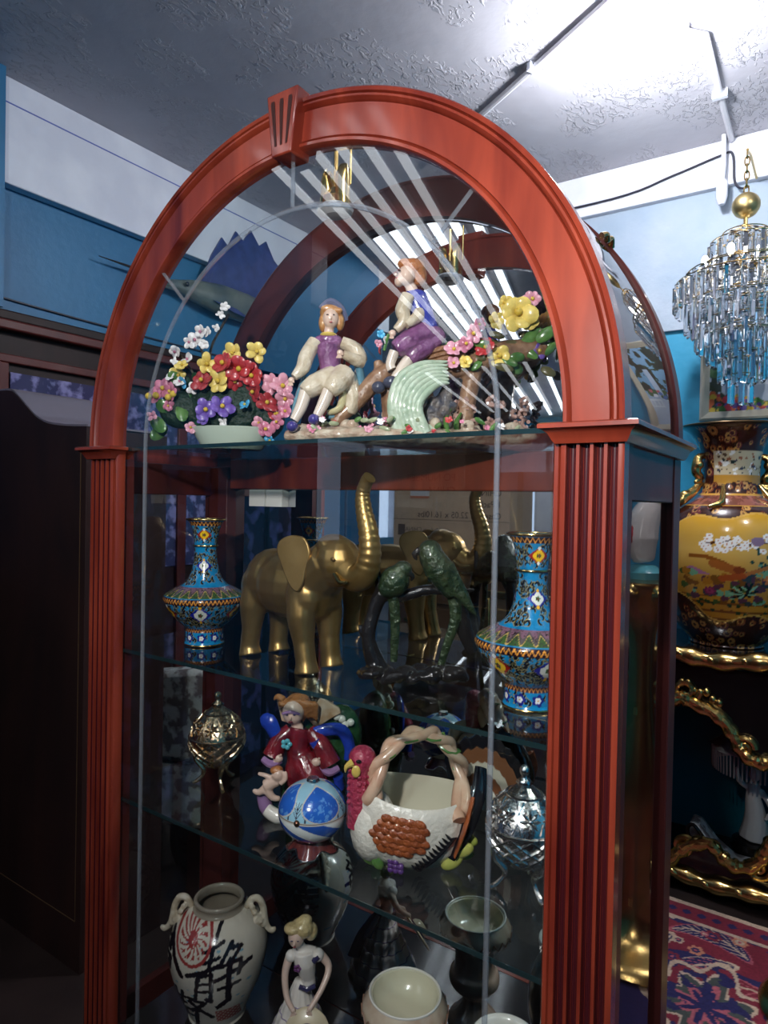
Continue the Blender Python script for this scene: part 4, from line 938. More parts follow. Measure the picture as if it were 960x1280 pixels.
# ---- porcelain group of girl and boy
def courting_group():
    k = 1/706; P = pxy(513, 553)
    t = thing('porcelain_group', 'large porcelain group of seated girl and boy among flowers and scrolls', 'figurine', (.132, .195, Z1), VIEW)
    M_base = mat('rockery', (.40, .28, .20), .25, coat=.6, var=((.52, .44, .34), 50, .4, .6), bump=(60, 1.0, .01))
    M_lav = mat('lavender_glaze', (.27, .11, .25), .25, coat=.6, var=((.14, .04, .13), 60), bump=(60, .9, .008)); M_teal2 = mat('teal_cloth', (.10, .24, .33), .25, coat=.6, var=((.18, .34, .40), 50))
    M_bl = mat('cobalt_cloth', (.035, .045, .32), .22, coat=.7, bump=(70, .5, .006)); M_shoe = mat('shoe_blue', (.06, .045, .22), .2, coat=.7)
    M_seaf = mat('seafoam', (.34, .44, .32), .22, coat=.6, var=((.50, .58, .46), 40), bump=(50, .7, .008)); M_dkb = mat('dark_boot', (.05, .055, .09), .2, coat=.7)
    g = G(k); rr = random.Random(5)
    g.tube([P(356, 547, -6), P(420, 545, -12), P(500, 545, -6), P(580, 545, 4), P(660, 547, 14)], [9, 13, 14, 13, 9], 12, flat=2.6, res=4)
    for i in range(44):
        x = rr.uniform(372, 660); g.ell(P(x, 536+rr.uniform(-8, 6), rr.uniform(-26, 18)), (rr.uniform(6, 13), 7, rr.uniform(4, 9)), nu=8, nv=6)
    for i in range(10): g.ell(P(rr.uniform(455, 560), rr.uniform(500, 535), rr.uniform(0, 18)), (13, 9, 12), nu=8, nv=6)
    g.out('rocky_base', M_base, t, remesh=.0032, relax=1)
    g = G(k); g.tube([P(412, 528, -6), P(440, 500, -4), P(470, 468, -2), P(505, 452, 2), P(540, 445, 6)], [7, 11, 13, 13, 11], 10, res=4); g.tube([P(470, 470), P(467, 455), P(466, 447)], [7, 6, 6], 8)
    g.tube([P(480, 465), P(486, 500, 2), P(492, 530, 2)], [12, 15, 18], 10, res=4); g.tube([P(520, 450, 2), P(520, 500, 6), P(525, 535, 8)], [14, 20, 22], 10, res=3)
    g.out('tree_trunk', M_bole, t, remesh=.003, relax=1)
    # green scroll wave and counter scroll
    for q in range(7):
        o = q*4.6; pts = [P(493+o*1.25, 540, -26-q*.8), P(485+o*1.15, 508+o*.2, -28-q*.6), P(494+o*1.05, 474+o*.75, -28), P(520+o*.75, 456+o*.85, -24), P(552+o*.1, 451+o*.95, -20)]
        G(k).tube(pts, [6.5, 6.5, 6, 4.6, 1.4], 10, res=6).out('scroll', M_seaf, t)
    G(k).tube([P(488, 537, -20), P(510, 534, -26), P(535, 536, -22)], [7, 9, 7], 10, res=3).out('scroll_foot', M_seaf, t)
    g = G(k); [g.ell(P(540+rr.uniform(-14, 18), 505+rr.uniform(-16, 22), -6+rr.uniform(-6, 6)), (rr.uniform(7, 14), 9, rr.uniform(7, 14)), nu=8, nv=6) for i in range(14)]; g.out('dark_rock', mat('dark_rock', (.05, .055, .08), .25, coat=.6, var=((.16, .13, .11), 60), bump=(70, 1, .01)), t, remesh=.003, relax=1)
    for i in range(46):
        x = rr.uniform(380, 640); y = rr.uniform(524, 541); d = rr.uniform(-42, -22)
        if i % 2: G(k).ell(P(x, y, d), (rr.uniform(5, 9), 2, 3.2), (0, rr.uniform(-50, 50), rr.uniform(-30, 30)), nu=7, nv=5).out('grass_tuft', mat('sage_glaze', (.30, .33, .20), .3, coat=.5) if i % 4 == 1 else M_leafg, t)
        else:
            g = G(k); petal_flower(g, P(x, y, d), rr.uniform(3.5, 6), 5, eul(-30, 0, rr.uniform(-30, 30))); g.out('tiny_flower', mat('petal_'+'kwpr'[i // 2 % 4]), t)
    for pts in ([P(556, 540, -12), P(552, 520, -12), P(560, 505, -10)], [P(568, 540, -8), P(566, 525, -8), P(572, 512, -6)]): G(k).tube(pts, [8, 7, 3], 8, flat=.5, res=4).out('reed_leaf', M_leafg, t)
    for i in range(26):   # rococo curls to the right
        x = rr.uniform(565, 660); y = rr.uniform(490, 540); a = rr.uniform(0, 6)
        G(k).tube([P(x+7*math.cos(a+q)*(1-q/7), y+7*math.sin(a+q)*(1-q/7), rr.uniform(-4, 10)) for q in np.linspace(0, 5, 8)], 2.6, 6).out('curl', mat('rose_brown', (.40, .25, .21), .25, coat=.6), t)
    # ---- girl
    g = G(k); g.tube([P(408, 468, -4), P(406, 448, -5), P(404, 430, -5)], [13, 14, 16], 14, res=4); g.ell(P(404, 424, -4), (19, 11, 8)); gb = g.out('girl_bodice', M_lav, t, remesh=.0024)
    h = G(k).ell(P(407, 398, -9), (10.5, 11, 13)).tube([P(405, 408, -6), P(404, 420, -5)], [6, 7], 10).out('girl_head', M_skin, t, remesh=.002)
    for x in (-3.5, 4.5): G(k).ell((P(407+x, 0)[0], -19.3, P(0, 396)[2]), (1.7, .7, .9), nu=8, nv=5).out('eye', mat('eye_brown', (.05, .02, .015), .3), h)
    G(k).ell((P(408, 0)[0], -20, P(0, 400)[2]), (1.5, 1.6, 2.4), nu=8, nv=5).out('nose', M_skin, h); G(k).ell((P(408, 0)[0], -19, P(0, 405)[2]), (2.4, .9, .9), nu=8, nv=5).out('mouth', mat('lip_glaze'), h)
    g = G(k); g.ell(P(407, 389, -3), (15, 13, 10)); g.ell(P(397, 402, -3), (6, 8, 12)); g.ell(P(418, 400, -3), (6, 8, 12)); [g.ell(P(398+i*4, 387-2*math.sin(i), -12), (4, 4, 4), nu=8, nv=6) for i in range(6)]
    g.out('girl_hair', M_hair, t, remesh=.0022)
    G(k).tube([P(393, 386, -8), P(406, 377, -8), P(420, 385, -8), P(426, 398, -2)], [3, 5, 4, 2.5], 8, res=4).out('hair_ribbon', mat('slate_glaze', (.12, .13, .22), .3, coat=.5), t)
    G(k).tube([(P(404, 0)[0]+8*math.cos(a), -5+8*math.sin(a), P(0, 418)[2]) for a in np.linspace(0, 2*PI, 16, endpoint=False)], 2.8, 8, closed=True).out('collar', mat('yellow_glaze'), t)
    G(k).tube([P(388, 426, -6), P(378, 446, -12), P(374, 462, -18), P(364, 474, -22)], [9, 10, 9, 5], 12, res=4).out('girl_sleeve', M_cream, t)
    G(k).tube([P(420, 426, -4), P(438, 434, -2), P(444, 450, -8), P(424, 444, -20)], [8, 9, 9, 5], 12, res=4).out('girl_sleeve', M_cream, t)
    for e in (Vector(P(361, 478, -23)), Vector(P(420, 443, -22))):
        f = G(k); f.ell(e, (4, 3, 4), nu=8, nv=6); [f.tube([e, e+Vector((-4+2*j, -1, -7))], [1.4, .9], 6) for j in range(4)]; f.tube([e, e+Vector((4, -2, -3))], [1.4, .9], 6); f.out('girl_hand', M_skin, t)
    g = G(k); g.ell(P(414, 472, -8), (26, 18, 12)); g.tube([P(412, 470, -10), P(390, 484, -24), P(378, 494, -28)], [15, 14, 10], 12, res=4); g.tube([P(425, 468, -10), P(416, 482, -26), P(408, 492, -28)], [16, 14, 10], 12, res=4); g.tube([P(428, 470), P(436, 495, -6), P(432, 515, -6)], [13, 12, 8], 10, res=3)
    g.out('girl_skirt', M_cream, t, remesh=.0026)
    for pts in ([P(380, 492, -28), P(374, 512, -28), P(366, 528, -30)], [P(408, 490, -28), P(402, 505, -28), P(394, 522, -30)]): G(k).tube(pts, [8, 7.5, 5.5], 12, res=4).out('girl_leg', mat('stocking', (.66, .56, .48), .25, coat=.5), t)
    for x, y in ((365, 536), (391, 527)): G(k).ell(P(x, y, -34), (7.5, 11, 7)).out('girl_shoe', M_shoe, t)
    for pts, r in (([P(442, 452, 2), P(446, 478, 0), P(440, 505, -2), P(424, 520, -6), P(405, 520, -8)], [9, 9, 8, 6, 4]), ([P(376, 470, -4), P(366, 500, -4), P(362, 520, -6)], [7, 7, 5])): G(k).tube(pts, r, 10, flat=.6, res=4).out('shawl', M_teal2, t)
    G(k).tube([P(425, 490, -10), P(420, 510, -12), P(405, 516, -14)], [9, 8, 5], 10, flat=.6, res=3).out('underskirt', mat('pale_yellow', (.62, .56, .32), .25, coat=.5), t)
    # ---- boy
    g = G(k); g.tube([P(528, 410, 2), P(520, 390, 0), P(512, 368, -4)], [16, 17, 14], 14, res=4); g.ell(P(512, 366, -4), (15, 12, 8)); g.out('boy_vest', M_bl, t, remesh=.0026)
    h = G(k).ell(P(500, 344, -12), (11, 12, 13)).ell(P(491, 352, -14), (6, 7, 7)).tube([P(505, 355, -8), P(509, 364, -5)], [7, 8], 10).out('boy_head', M_skin, t, remesh=.002)
    G(k).ell(P(488, 349, -19), (2, 1, 1), nu=8, nv=5).out('mouth', mat('lip_glaze'), h); G(k).ell(P(491, 341, -21), (1.6, 1, 1.2), nu=8, nv=5).out('eye', mat('eye_brown'), h); G(k).ell(P(486.5, 345, -18), (2.4, 2, 2), nu=8, nv=6).out('nose', M_skin, h)
    g = G(k); g.ell(P(508, 333, -8), (16, 14, 12)); g.ell(P(516, 342, -5), (10, 11, 13)); g.ell(P(498, 330, -12), (10, 9, 7)); g.out('boy_hair', mat('auburn_hair', (.42, .15, .05), .3, coat=.5, bump=(120, .8, .006)), t, remesh=.0024)
    G(k).tube([P(502, 370, -14), P(496, 388, -18), P(498, 402, -20), P(488, 414, -20)], [9, 9.5, 8, 5], 12, res=4).out('boy_sleeve', M_cream, t)
    G(k).tube([P(518, 372, 6), P(515, 395, -16), P(500, 408, -24)], [8, 8, 5], 12, res=4).out('boy_sleeve', M_cream, t)
    e = Vector(P(484, 418, -22)); f = G(k); f.ell(e, (4.5, 3.5, 4.5), nu=8, nv=6); [f.tube([e, e+Vector((-5+2*j, -1, -7))], [1.5, .9], 6) for j in range(4)]; f.tube([e, e+Vector((-5, -2, 1))], [1.5, .9], 6); f.out('boy_hand', M_skin, t)
    g = G(k); g.ell(P(530, 416, 0), (22, 18, 15)); g.tube([P(526, 414, -8), P(505, 426, -18), P(488, 438, -20)], [16, 14, 11], 12, res=4); g.tube([P(535, 420, -2), P(520, 435, -12), P(505, 448, -14)], [15, 13, 9], 12, res=3); g.out('boy_breeches', M_lav, t, remesh=.0026)
    G(k).tube([P(487, 440, -20), P(482, 455, -20), P(484, 462, -20)], [7, 6, 6], 10, res=3).out('boy_leg', mat('stocking'), t); G(k).tube([P(505, 448, -14), P(495, 462, -16), P(488, 472, -16)], [8, 7, 6], 10, res=3).out('boy_leg', mat('stocking'), t)
    G(k).ell(P(484, 478, -22), (11, 9, 8)).out('boy_boot', M_dkb, t); G(k).ell(P(468, 484, -18), (9, 9, 8)).out('boy_boot', M_dkb, t)
    # posy in his hand
    for i, (x, y, c) in enumerate(((470, 420, 'b'), (467, 432, 'k'), (475, 428, 'w'), (468, 440, 'd'))):
        g = G(k); petal_flower(g, P(x, y, -24), 6, 5, eul(0, 0, i*30)); g.out('posy_flower', mat('petal_'+c), t)
    G(k).tube([P(474, 440, -24), P(479, 420, -24)], 2, 6).out('posy_stem', M_leafg, t)
    # flower basket beside him
    g = G(k)
    for q in range(5): g.tube([(P(552, 0)[0]+(30-3*q)*math.cos(a), 2+(16-2*q)*math.sin(a), P(0, 432+q*6)[2]+.5*(30-3*q)*math.cos(a)*.5) for a in np.linspace(0, 2*PI, 28, endpoint=False)], 3.4, 6, closed=True)
    g.out('wicker_basket', mat('wicker_glaze', (.28, .13, .06), .3, coat=.5, bump=(120, 1, .006)), t)
    for x, y, r, c, d in ((560, 435, 11, 'k', -16), (575, 428, 10, 'p', -16), (584, 415, 12, 'k', -14), (592, 402, 9, 'p', -8), (600, 430, 13, 'r', -8), (618, 440, 14, 'y', -4), (612, 396, 11, 'y', -6), (640, 385, 24, 'y', -2), (625, 372, 12, 'y', 2), (660, 365, 12, 'k', 6), (655, 395, 13, 'y', 0), (670, 430, 12, 'v', 6), (560, 452, 9, 'k', -16), (575, 450, 10, 'y', -12)):
        g = G(k); petal_flower(g, P(x, y, d), r, 6, eul(rr.uniform(-20, 10), 0, rr.uniform(-25, 25))); f = g.out('flower', mat('petal_'+c), t); G(k).ell(P(x, y, d-r*.35), r*.22, nu=8, nv=6).out('stamen', mat('stamen'), f)
    for i in range(34):
        x = rr.uniform(560, 690); y = 440+rr.uniform(-40, 22)*(.6 if x < 600 else 1)
        G(k).ell(P(x, y, rr.uniform(-8, 16)), (rr.uniform(9, 15), 2.5, rr.uniform(5, 8)), (rr.uniform(-30, 30), rr.uniform(-50, 50), rr.uniform(-30, 30)), nu=8, nv=6).out('leaf', M_leafg if i % 2 else mat('olive_leaf', (.10, .09, .035), .3, coat=.5), t)
    g = G(k); g.tube([P(540, 460, 6), P(580, 448, 8), P(630, 432, 10), P(680, 425, 14)], [12, 15, 17, 12], 10, res=3); g.tube([P(575, 540, 8), P(580, 500, 10), P(590, 450, 10)], [14, 12, 12], 10, res=3); g.out('bough', M_bole, t, remesh=.0032, relax=1)
courting_group()

# ------------------------------------------------------------------ left of the cabinet
def left_furniture():
    M_dk = mat('ebonised_wood', (.012, .007, .007), .5, wood=((.028, .012, .010), (8, 8, 2)), spec=.25)
    t = thing('wardrobe', 'dark wooden wardrobe with an S-curved top beside the cabinet', 'wardrobe', (-1.40, .25, 0))
    top = [(-.20, .227), (-.05, .227), (.012, .223), (.055, .201), (.11, .164), (.16, .133), (.22, .112), (.295, .101), (.36, .096), (.43, .092)]
    P, _ = smooth_path([Vector((a, b, 0)) for a, b in top], [0]*len(top), 4); top = [(p.x, p.y) for p in P]
    G().ext([(-.20, .0)] + [(.43, 0)] + [(x, ZS+z) for x, z in top[::-1]], 0, .022).out('front_panel', M_dk, t)
    G().ext([(-.20, .0)] + [(.43, 0)] + [(x, ZS+z-.004) for x, z in top[::-1]], .0225, .27).out('carcass', M_dk, t)
    n = len(top)
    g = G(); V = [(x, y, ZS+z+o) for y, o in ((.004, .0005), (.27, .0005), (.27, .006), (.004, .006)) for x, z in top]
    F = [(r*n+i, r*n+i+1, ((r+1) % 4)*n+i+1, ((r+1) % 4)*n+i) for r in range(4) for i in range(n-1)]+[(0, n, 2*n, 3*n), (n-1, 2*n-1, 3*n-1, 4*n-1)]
    g.add(V, F).out('curved_top', mat('top_sheen', (.17, .15, .18), .45, coat=.2), t)  # grey-lilac paints the ceiling light reflected on the dark top
    for seg in ([(.405, .03), (.405, -1.307)], [(-.15, -1.307), (.405, -1.307)], [(-.15, .13), (-.15, -1.307)]):
        (x0, z0), (x1, z1) = seg
        G().tube([(x0, -.0005, ZS+z0), (x1, -.0005, ZS+z1)], .0013, 6).out('gilt_line', mat('worn_gilt', (.16, .10, .05), .4, .6), t)
    # tall dark hutch along the left wall
    t = thing('wall_hutch', 'long dark hutch with maroon rails against the left wall', 'hutch', (XL+.005, .0, 0))
    y0, y1, d = -.10, 1.98, .16
    G().bb(0, d-.02, y0, y1, 0, ZS+.50).out('body', M_dk, t)
    G().bb(0, d+.02, y0, y1, ZS+.465, ZS+.50).out('cornice', M_woodv, t, bevel=.006); G().bb(0, d+.005, y0, y1, ZS+.50, ZS+.535).out('top_board', M_dk, t, bevel=.006)
    G().bb(0, d, y0, y1, ZS+.355, ZS+.385).out('rail', M_woodv, t, bevel=.004)
    gl = mat('hutch_glass', (.035, .03, .09), .08, var=((.22, .20, .40), 20, .48, .62), coat=.8)  # lighter purple patches are reflections painted into the pane colour
    tag(G().tube([(XL+.006, -.1, ZS+.64), (XL+.006, .7, ZS+.61), (XL+.006, 2.0, ZS+.60)], .004, 6, res=5).out('wall_wire', mat('black_cable')), 'thin dark wire strung along the blue left wall', 'wire')
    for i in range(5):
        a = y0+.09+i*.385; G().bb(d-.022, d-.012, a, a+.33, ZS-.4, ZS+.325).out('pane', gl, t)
        G().bb(0, d, a-.055, a-.01, 0, ZS+.355).out('stile', M_woodv, t, bevel=.003)
    # armchair with pale scrolled fabric
    M_fab = mat('toile_fabric', (.42, .43, .42), .8, var=((.13, .11, .11), 24, .46, .56), bump=(40, .4, .01))
    t = thing('armchair', 'armchair in pale scrolled fabric behind the cabinet', 'armchair', (-1.11, .97, 0), math.radians(200))
    G().bb(-.30, .30, -.30, .30, .22, .44).out('seat', M_fab, t, bevel=.03)
    g = G().ext([(-.30, .445), (.30, .445), (.33, .66), (.22, .74), (0, .77), (-.22, .74), (-.33, .66)], .21, .30).out('backrest', M_fab, t, bevel=.02)
    for s in (-1, 1):
        G().tube([(s*.33, .28, .57), (s*.345, 0, .60), (s*.335, -.27, .57)], [.035, .04, .04], 10, res=4).out('armrest', M_fab, t)
        for y in (-.26, .26): G().tube([(s*.27, y, .22), (s*.28, y, .1), (s*.27, y, 0)], [.03, .022, .018], 8).out('leg', M_woodv, t)
left_furniture()

def sailfish():
    t = thing('sailfish_mount', 'mounted sailfish with dark blue sail on the left wall', 'fish', (XL, 1.35, ZS+.86))
    # body along +y (tail) / -y (bill)
    M_b = mat('fish_skin', (.06, .08, .08), .3, coat=.5, var=((.15, .17, .14), 7)); M_f = mat('fish_fin', (.016, .028, .13), .35, coat=.4, var=((.03, .05, .2), 20))
    st = [(-.26, .014, -.005), (-.18, .030, -.002), (-.08, .055, .0), (.06, .075, .0), (.22, .075, .0), (.38, .058, .005), (.52, .034, .01), (.62, .016, .012)]
    g = G(); g.tube([(.055, y, z) for y, r, z in st], [r for y, r, z in st], 16, flat=.6, res=5); b = g.out('body', M_b, t)
    G().tube([(.055, -.24, -.006), (.05, -.40, .012), (.05, -.58, .012)], [.012, .007, .0015], 8).out('bill', mat('bill_dark', (.02, .018, .02), .4), t)
    G().tube([(.055, -.22, -.02), (.055, -.30, -.03)], [.01, .002], 8).out('lower_jaw', M_b, t)
    up = [(-.06, .052), (.0, .20), (.06, .30), (.10, .27), (.15, .36), (.20, .33), (.25, .40), (.31, .34), (.36, .38), (.42, .30), (.47, .27), (.50, .05), (.3, .045)]
    G().ext(up, .050, .060, 'x').out('sail_fin', M_f, t)
    G().ext([(-.02, -.03), (.10, -.055), (.22, -.065), (.12, -.035)], .094, .104, 'x').out('side_fin', M_f, t)
    G().ext([(.60, .02), (.72, .22), (.70, .04), (.73, -.17)], .048, .060, 'x').out('tail_fin', M_f, t)
    G().ell((.088, -.165, .008), (.006, .011, .011)).out('eye', M_black, t)
    for y in (0, .35): G().tube([(-.002, y, 0), (.04, y, 0)], .012, 8).out('wall_peg', M_black, t)
sailfish()

# ------------------------------------------------------------------ right of the cabinet
VX, VY, VZ = .425, 1.985, ZS-.605
def palace_vase():
    kk = 1/332.0
    prof = cspline([(0, 0), (.120, 0), (.125, .010), (.150, .035), (.188, .09), (.218, .17), (.234, .27), (.236, .36), (.226, .44), (.195, .50), (.142, .536), (.112, .556), (.100, .60), (.100, .67), (.112, .735), (.140, .785), (.166, .805), (.170, .812), (.163, .816), (.13, .80), (.09, .73), (.08, .6), (.0, .5)], 5)
    V, TH, Z, R, S = lathe_grid(prof, 380, 330); outer = S < .77; X = R*np.sin(TH)
    rg = np.random.default_rng(21)
    col = np.tile(np.array(C(58, 26, 16)), (len(V), 1))
    for i in range(700):    # millefleur ground
        th = rg.uniform(-PI, PI); z = rg.uniform(.0, .82); rad = max(.05, np.interp(z, [p[1] for p in prof[:90]], [p[0] for p in prof[:90]])); r = rg.uniform(.009, .018)
        near = (np.abs(Z-z) < r) & (np.abs(TH-th) < r/rad*1.1)
        idx = np.where(near & outer)[0]; d = np.hypot((TH[idx]-th)*rad, Z[idx]-z); a = np.arctan2(Z[idx]-z, TH[idx]-th)
        c = [C(140, 76, 38), C(172, 108, 52), C(104, 48, 52), C(104, 46, 26), C(190, 138, 72)][i % 5]
        col[idx[d < r*(.7+.3*np.abs(np.cos(2.5*a)))]] = c; col[idx[d < r*.3]] = C(60, 30, 25); col[idx[np.abs(d-r*.55) < r*.07]] = C(190, 150, 80)
    # plain bands
    put(col, outer & (np.abs(Z-.535) < .018), C(110, 60, 50)); put(col, outer & (np.abs(Z-.535) < .018) & (fbm(TH*12, Z*90, 4) > .55), C(140, 82, 70))
    for z in (.515, .555): put(col, outer & (np.abs(Z-z) < .0018), C(200, 150, 60))
    put(col, outer & (Z > .80), C(45, 28, 20))
    # two cusped panels (front/back) and a neck panel
    for c0 in (0, PI):
        d = (TH-c0+PI) % (2*PI)-PI; x = d*.165; fr = outer & (np.abs(d) < 1.25)
        top = .475-.030*np.abs(np.sin(x*15.5+PI/2))**.7*0-.12*np.clip(np.abs(x)-.11, 0, 1)**1.2*4+.012*np.cos(x*38)
        bot = .125+.014*np.cos(x*38)+.9*np.clip(np.abs(x)-.12, 0, 1)
        pan = fr & (Z < top) & (Z > bot)
        put(col, fr & (Z < top+.006) & (Z > bot-.006), C(205, 160, 70))
        sky = np.stack([np.interp(Z, [.12, .25, .36, .48], [C(*q)[i] for q in ((190, 128, 25), (160, 118, 45), (204, 164, 80), (200, 150, 34))]) for i in range(3)], -1)
        col[pan] = sky[pan]
        def disc(xc, zc, r, c, n=0):
            m = pan & (flower_mask(x, Z, xc, zc, r, n, .3) if n else (np.hypot(x-xc, Z-zc) < r)); put(col, m, c)
        def line(pts, w, c): put(col, pan & (dist_line(x, Z, pts) < w), c)
        put(col, pan & (Z < .20) & (np.sin(Z*220+3*fbm(x*12, Z*20, 3)) > .55), C(120, 70, 20))
        for i in range(26): disc(rg.uniform(-.17, .17), rg.uniform(.13, .185), .006, C(40, 60, 30))
        for s, pk in ((-1, .30), (1, .29)):   # distant hills, lake
            put(col, pan & (Z < pk-np.abs(x-s*.155)*.6) & (Z > .27), C(150, 95, 130))
        put(col, pan & (x > .11) & (Z > .245) & (Z < .275), C(150, 190, 205))
        for i in range(10): xb = .03+i*.011; line([(xb, .22), (xb+rg.uniform(-.006, .006), .37+rg.uniform(-.03, .01))], .0028, C(40, 85, 60) if i % 2 else C(20, 45, 40))
        for i in range(46): disc(rg.uniform(-.02, .11), rg.uniform(.27, .38), .006, C(25, 60, 50) if i % 3 else C(90, 140, 110), 3)
        line([(-.13, .375), (-.10, .385), (-.07, .395), (-.055, .375), (-.02, .38), (.04, .40)], .0045, C(80, 42, 20)); line([(.15, .27), (.13, .33), (.14, .38), (.12, .41)], .0035, C(90, 50, 25))
        for i in range(60):
            xx = rg.choice([-.11, -.07, -.02, .03, .07, .12, .15]) + rg.normal(0, .018); zz = .383+rg.normal(0, .019); disc(xx, zz, .0095, C(238, 235, 230), 5); disc(xx, zz, .0025, C(190, 120, 60))
        disc(-.005, .393, .016, C(130, 105, 130))
        for i in range(130):   # garden mass
            disc(rg.uniform(-.18, .18), rg.uniform(.175, .28), rg.uniform(.006, .015), [C(60, 80, 35), C(110, 70, 25), C(45, 55, 60), C(150, 100, 30), C(80, 45, 60), C(100, 150, 115)][i % 6], 3)
        for xx, zz, r, c in ((.055, .222, .022, C(130, 45, 75)), (.03, .262, .020, C(185, 110, 55)), (.085, .258, .024, C(160, 70, 45)), (-.11, .215, .016, C(110, 40, 70)), (.105, .29, .014, C(170, 70, 40)), (.14, .235, .018, C(190, 140, 50))):
            disc(xx, zz, r, c, 8); disc(xx, zz, r*.62, tuple(min(1, q*1.6) for q in c), 6); disc(xx, zz, r*.25, c)
        for i in range(9): a = i*.7; line([(-.045+.02*math.cos(a), .215+.02*math.sin(a)), (-.02+.02*math.cos(a+2), .225+.024*math.sin(a+2))], .003, C(120, 165, 130) if i % 2 else C(20, 30, 25))
        # pheasants: long tails
        line([(-.155, .335), (-.12, .335), (-.085, .318), (-.06, .295)], .0075, C(130, 75, 25)); line([(-.10, .312), (-.05, .290)], .014, C(150, 85, 35)); disc(-.045, .292, .013, C(120, 55, 25))
        line([(-.06, .262), (-.02, .285), (.05, .318), (.10, .338)], .0062, C(165, 100, 40)); line([(-.08, .262), (-.04, .272)], .011, C(150, 70, 30))
        xn = d*.085; pn = outer & (np.abs(d) < 1.0) & (Z > .60+.006*np.cos(xn*60)) & (Z < .715); put(col, pn, C(200, 185, 150)); put(col, pn & (Z < .625), C(185, 135, 50))
        for i in range(60):
            m = pn & flower_mask(xn, Z, rg.uniform(-.08, .08), rg.uniform(.63, .71), rg.uniform(.003, .008), 5); put(col, m, [C(60, 60, 75), C(235, 235, 230), C(90, 70, 50), C(40, 55, 50), C(150, 90, 60), C(235, 230, 225)][i % 6])
    put(col, ~outer, C(40, 25, 18))
    t = thing('palace_vase', 'large gilded vase painted with pheasants and blossoms', 'vase', (VX, VY, VZ), VIEW-.05)
    grid_mesh('body', V, 380, 330, col, painted('satsuma_glaze', .22, .6), t)
    for s in (-1, 1):
        g = G(); g.tube([(s*.098, -.01, .70), (s*.128, -.02, .69), (s*.135, -.02, .64), (s*.115, -.015, .615), (s*.14, -.02, .60)], [.010, .016, .018, .013, .006], 10, res=4)
        g.ell((s*.128, -.025, .665), (.02, .018, .018)); g.tube([(s*.105, 0, .60), (s*.145, -.02, .565), (s*.185, -.03, .535), (s*.215, -.02, .50)], [.01, .018, .02, .01], 10, res=4); g.ell((s*.175, -.03, .55), (.024, .02, .020))
        g.out('handle', M_gold, t, remesh=.004)
        G().tube([(s*.064, -.088, .59), (s*.080, -.122, .55), (s*.100, -.148, .525), (s*.140, -.150, .510)], [.006, .010, .011, .006], 10, res=4).out('gilt_tongue', M_gold, t)
    G().tube([(.170*math.cos(a), .170*math.sin(a), .812) for a in np.linspace(0, 2*PI, 56, endpoint=False)], .004, 8, closed=True).out('rim', mat('dark_gilt', (.12, .08, .04), .3, .8), t)
palace_vase()

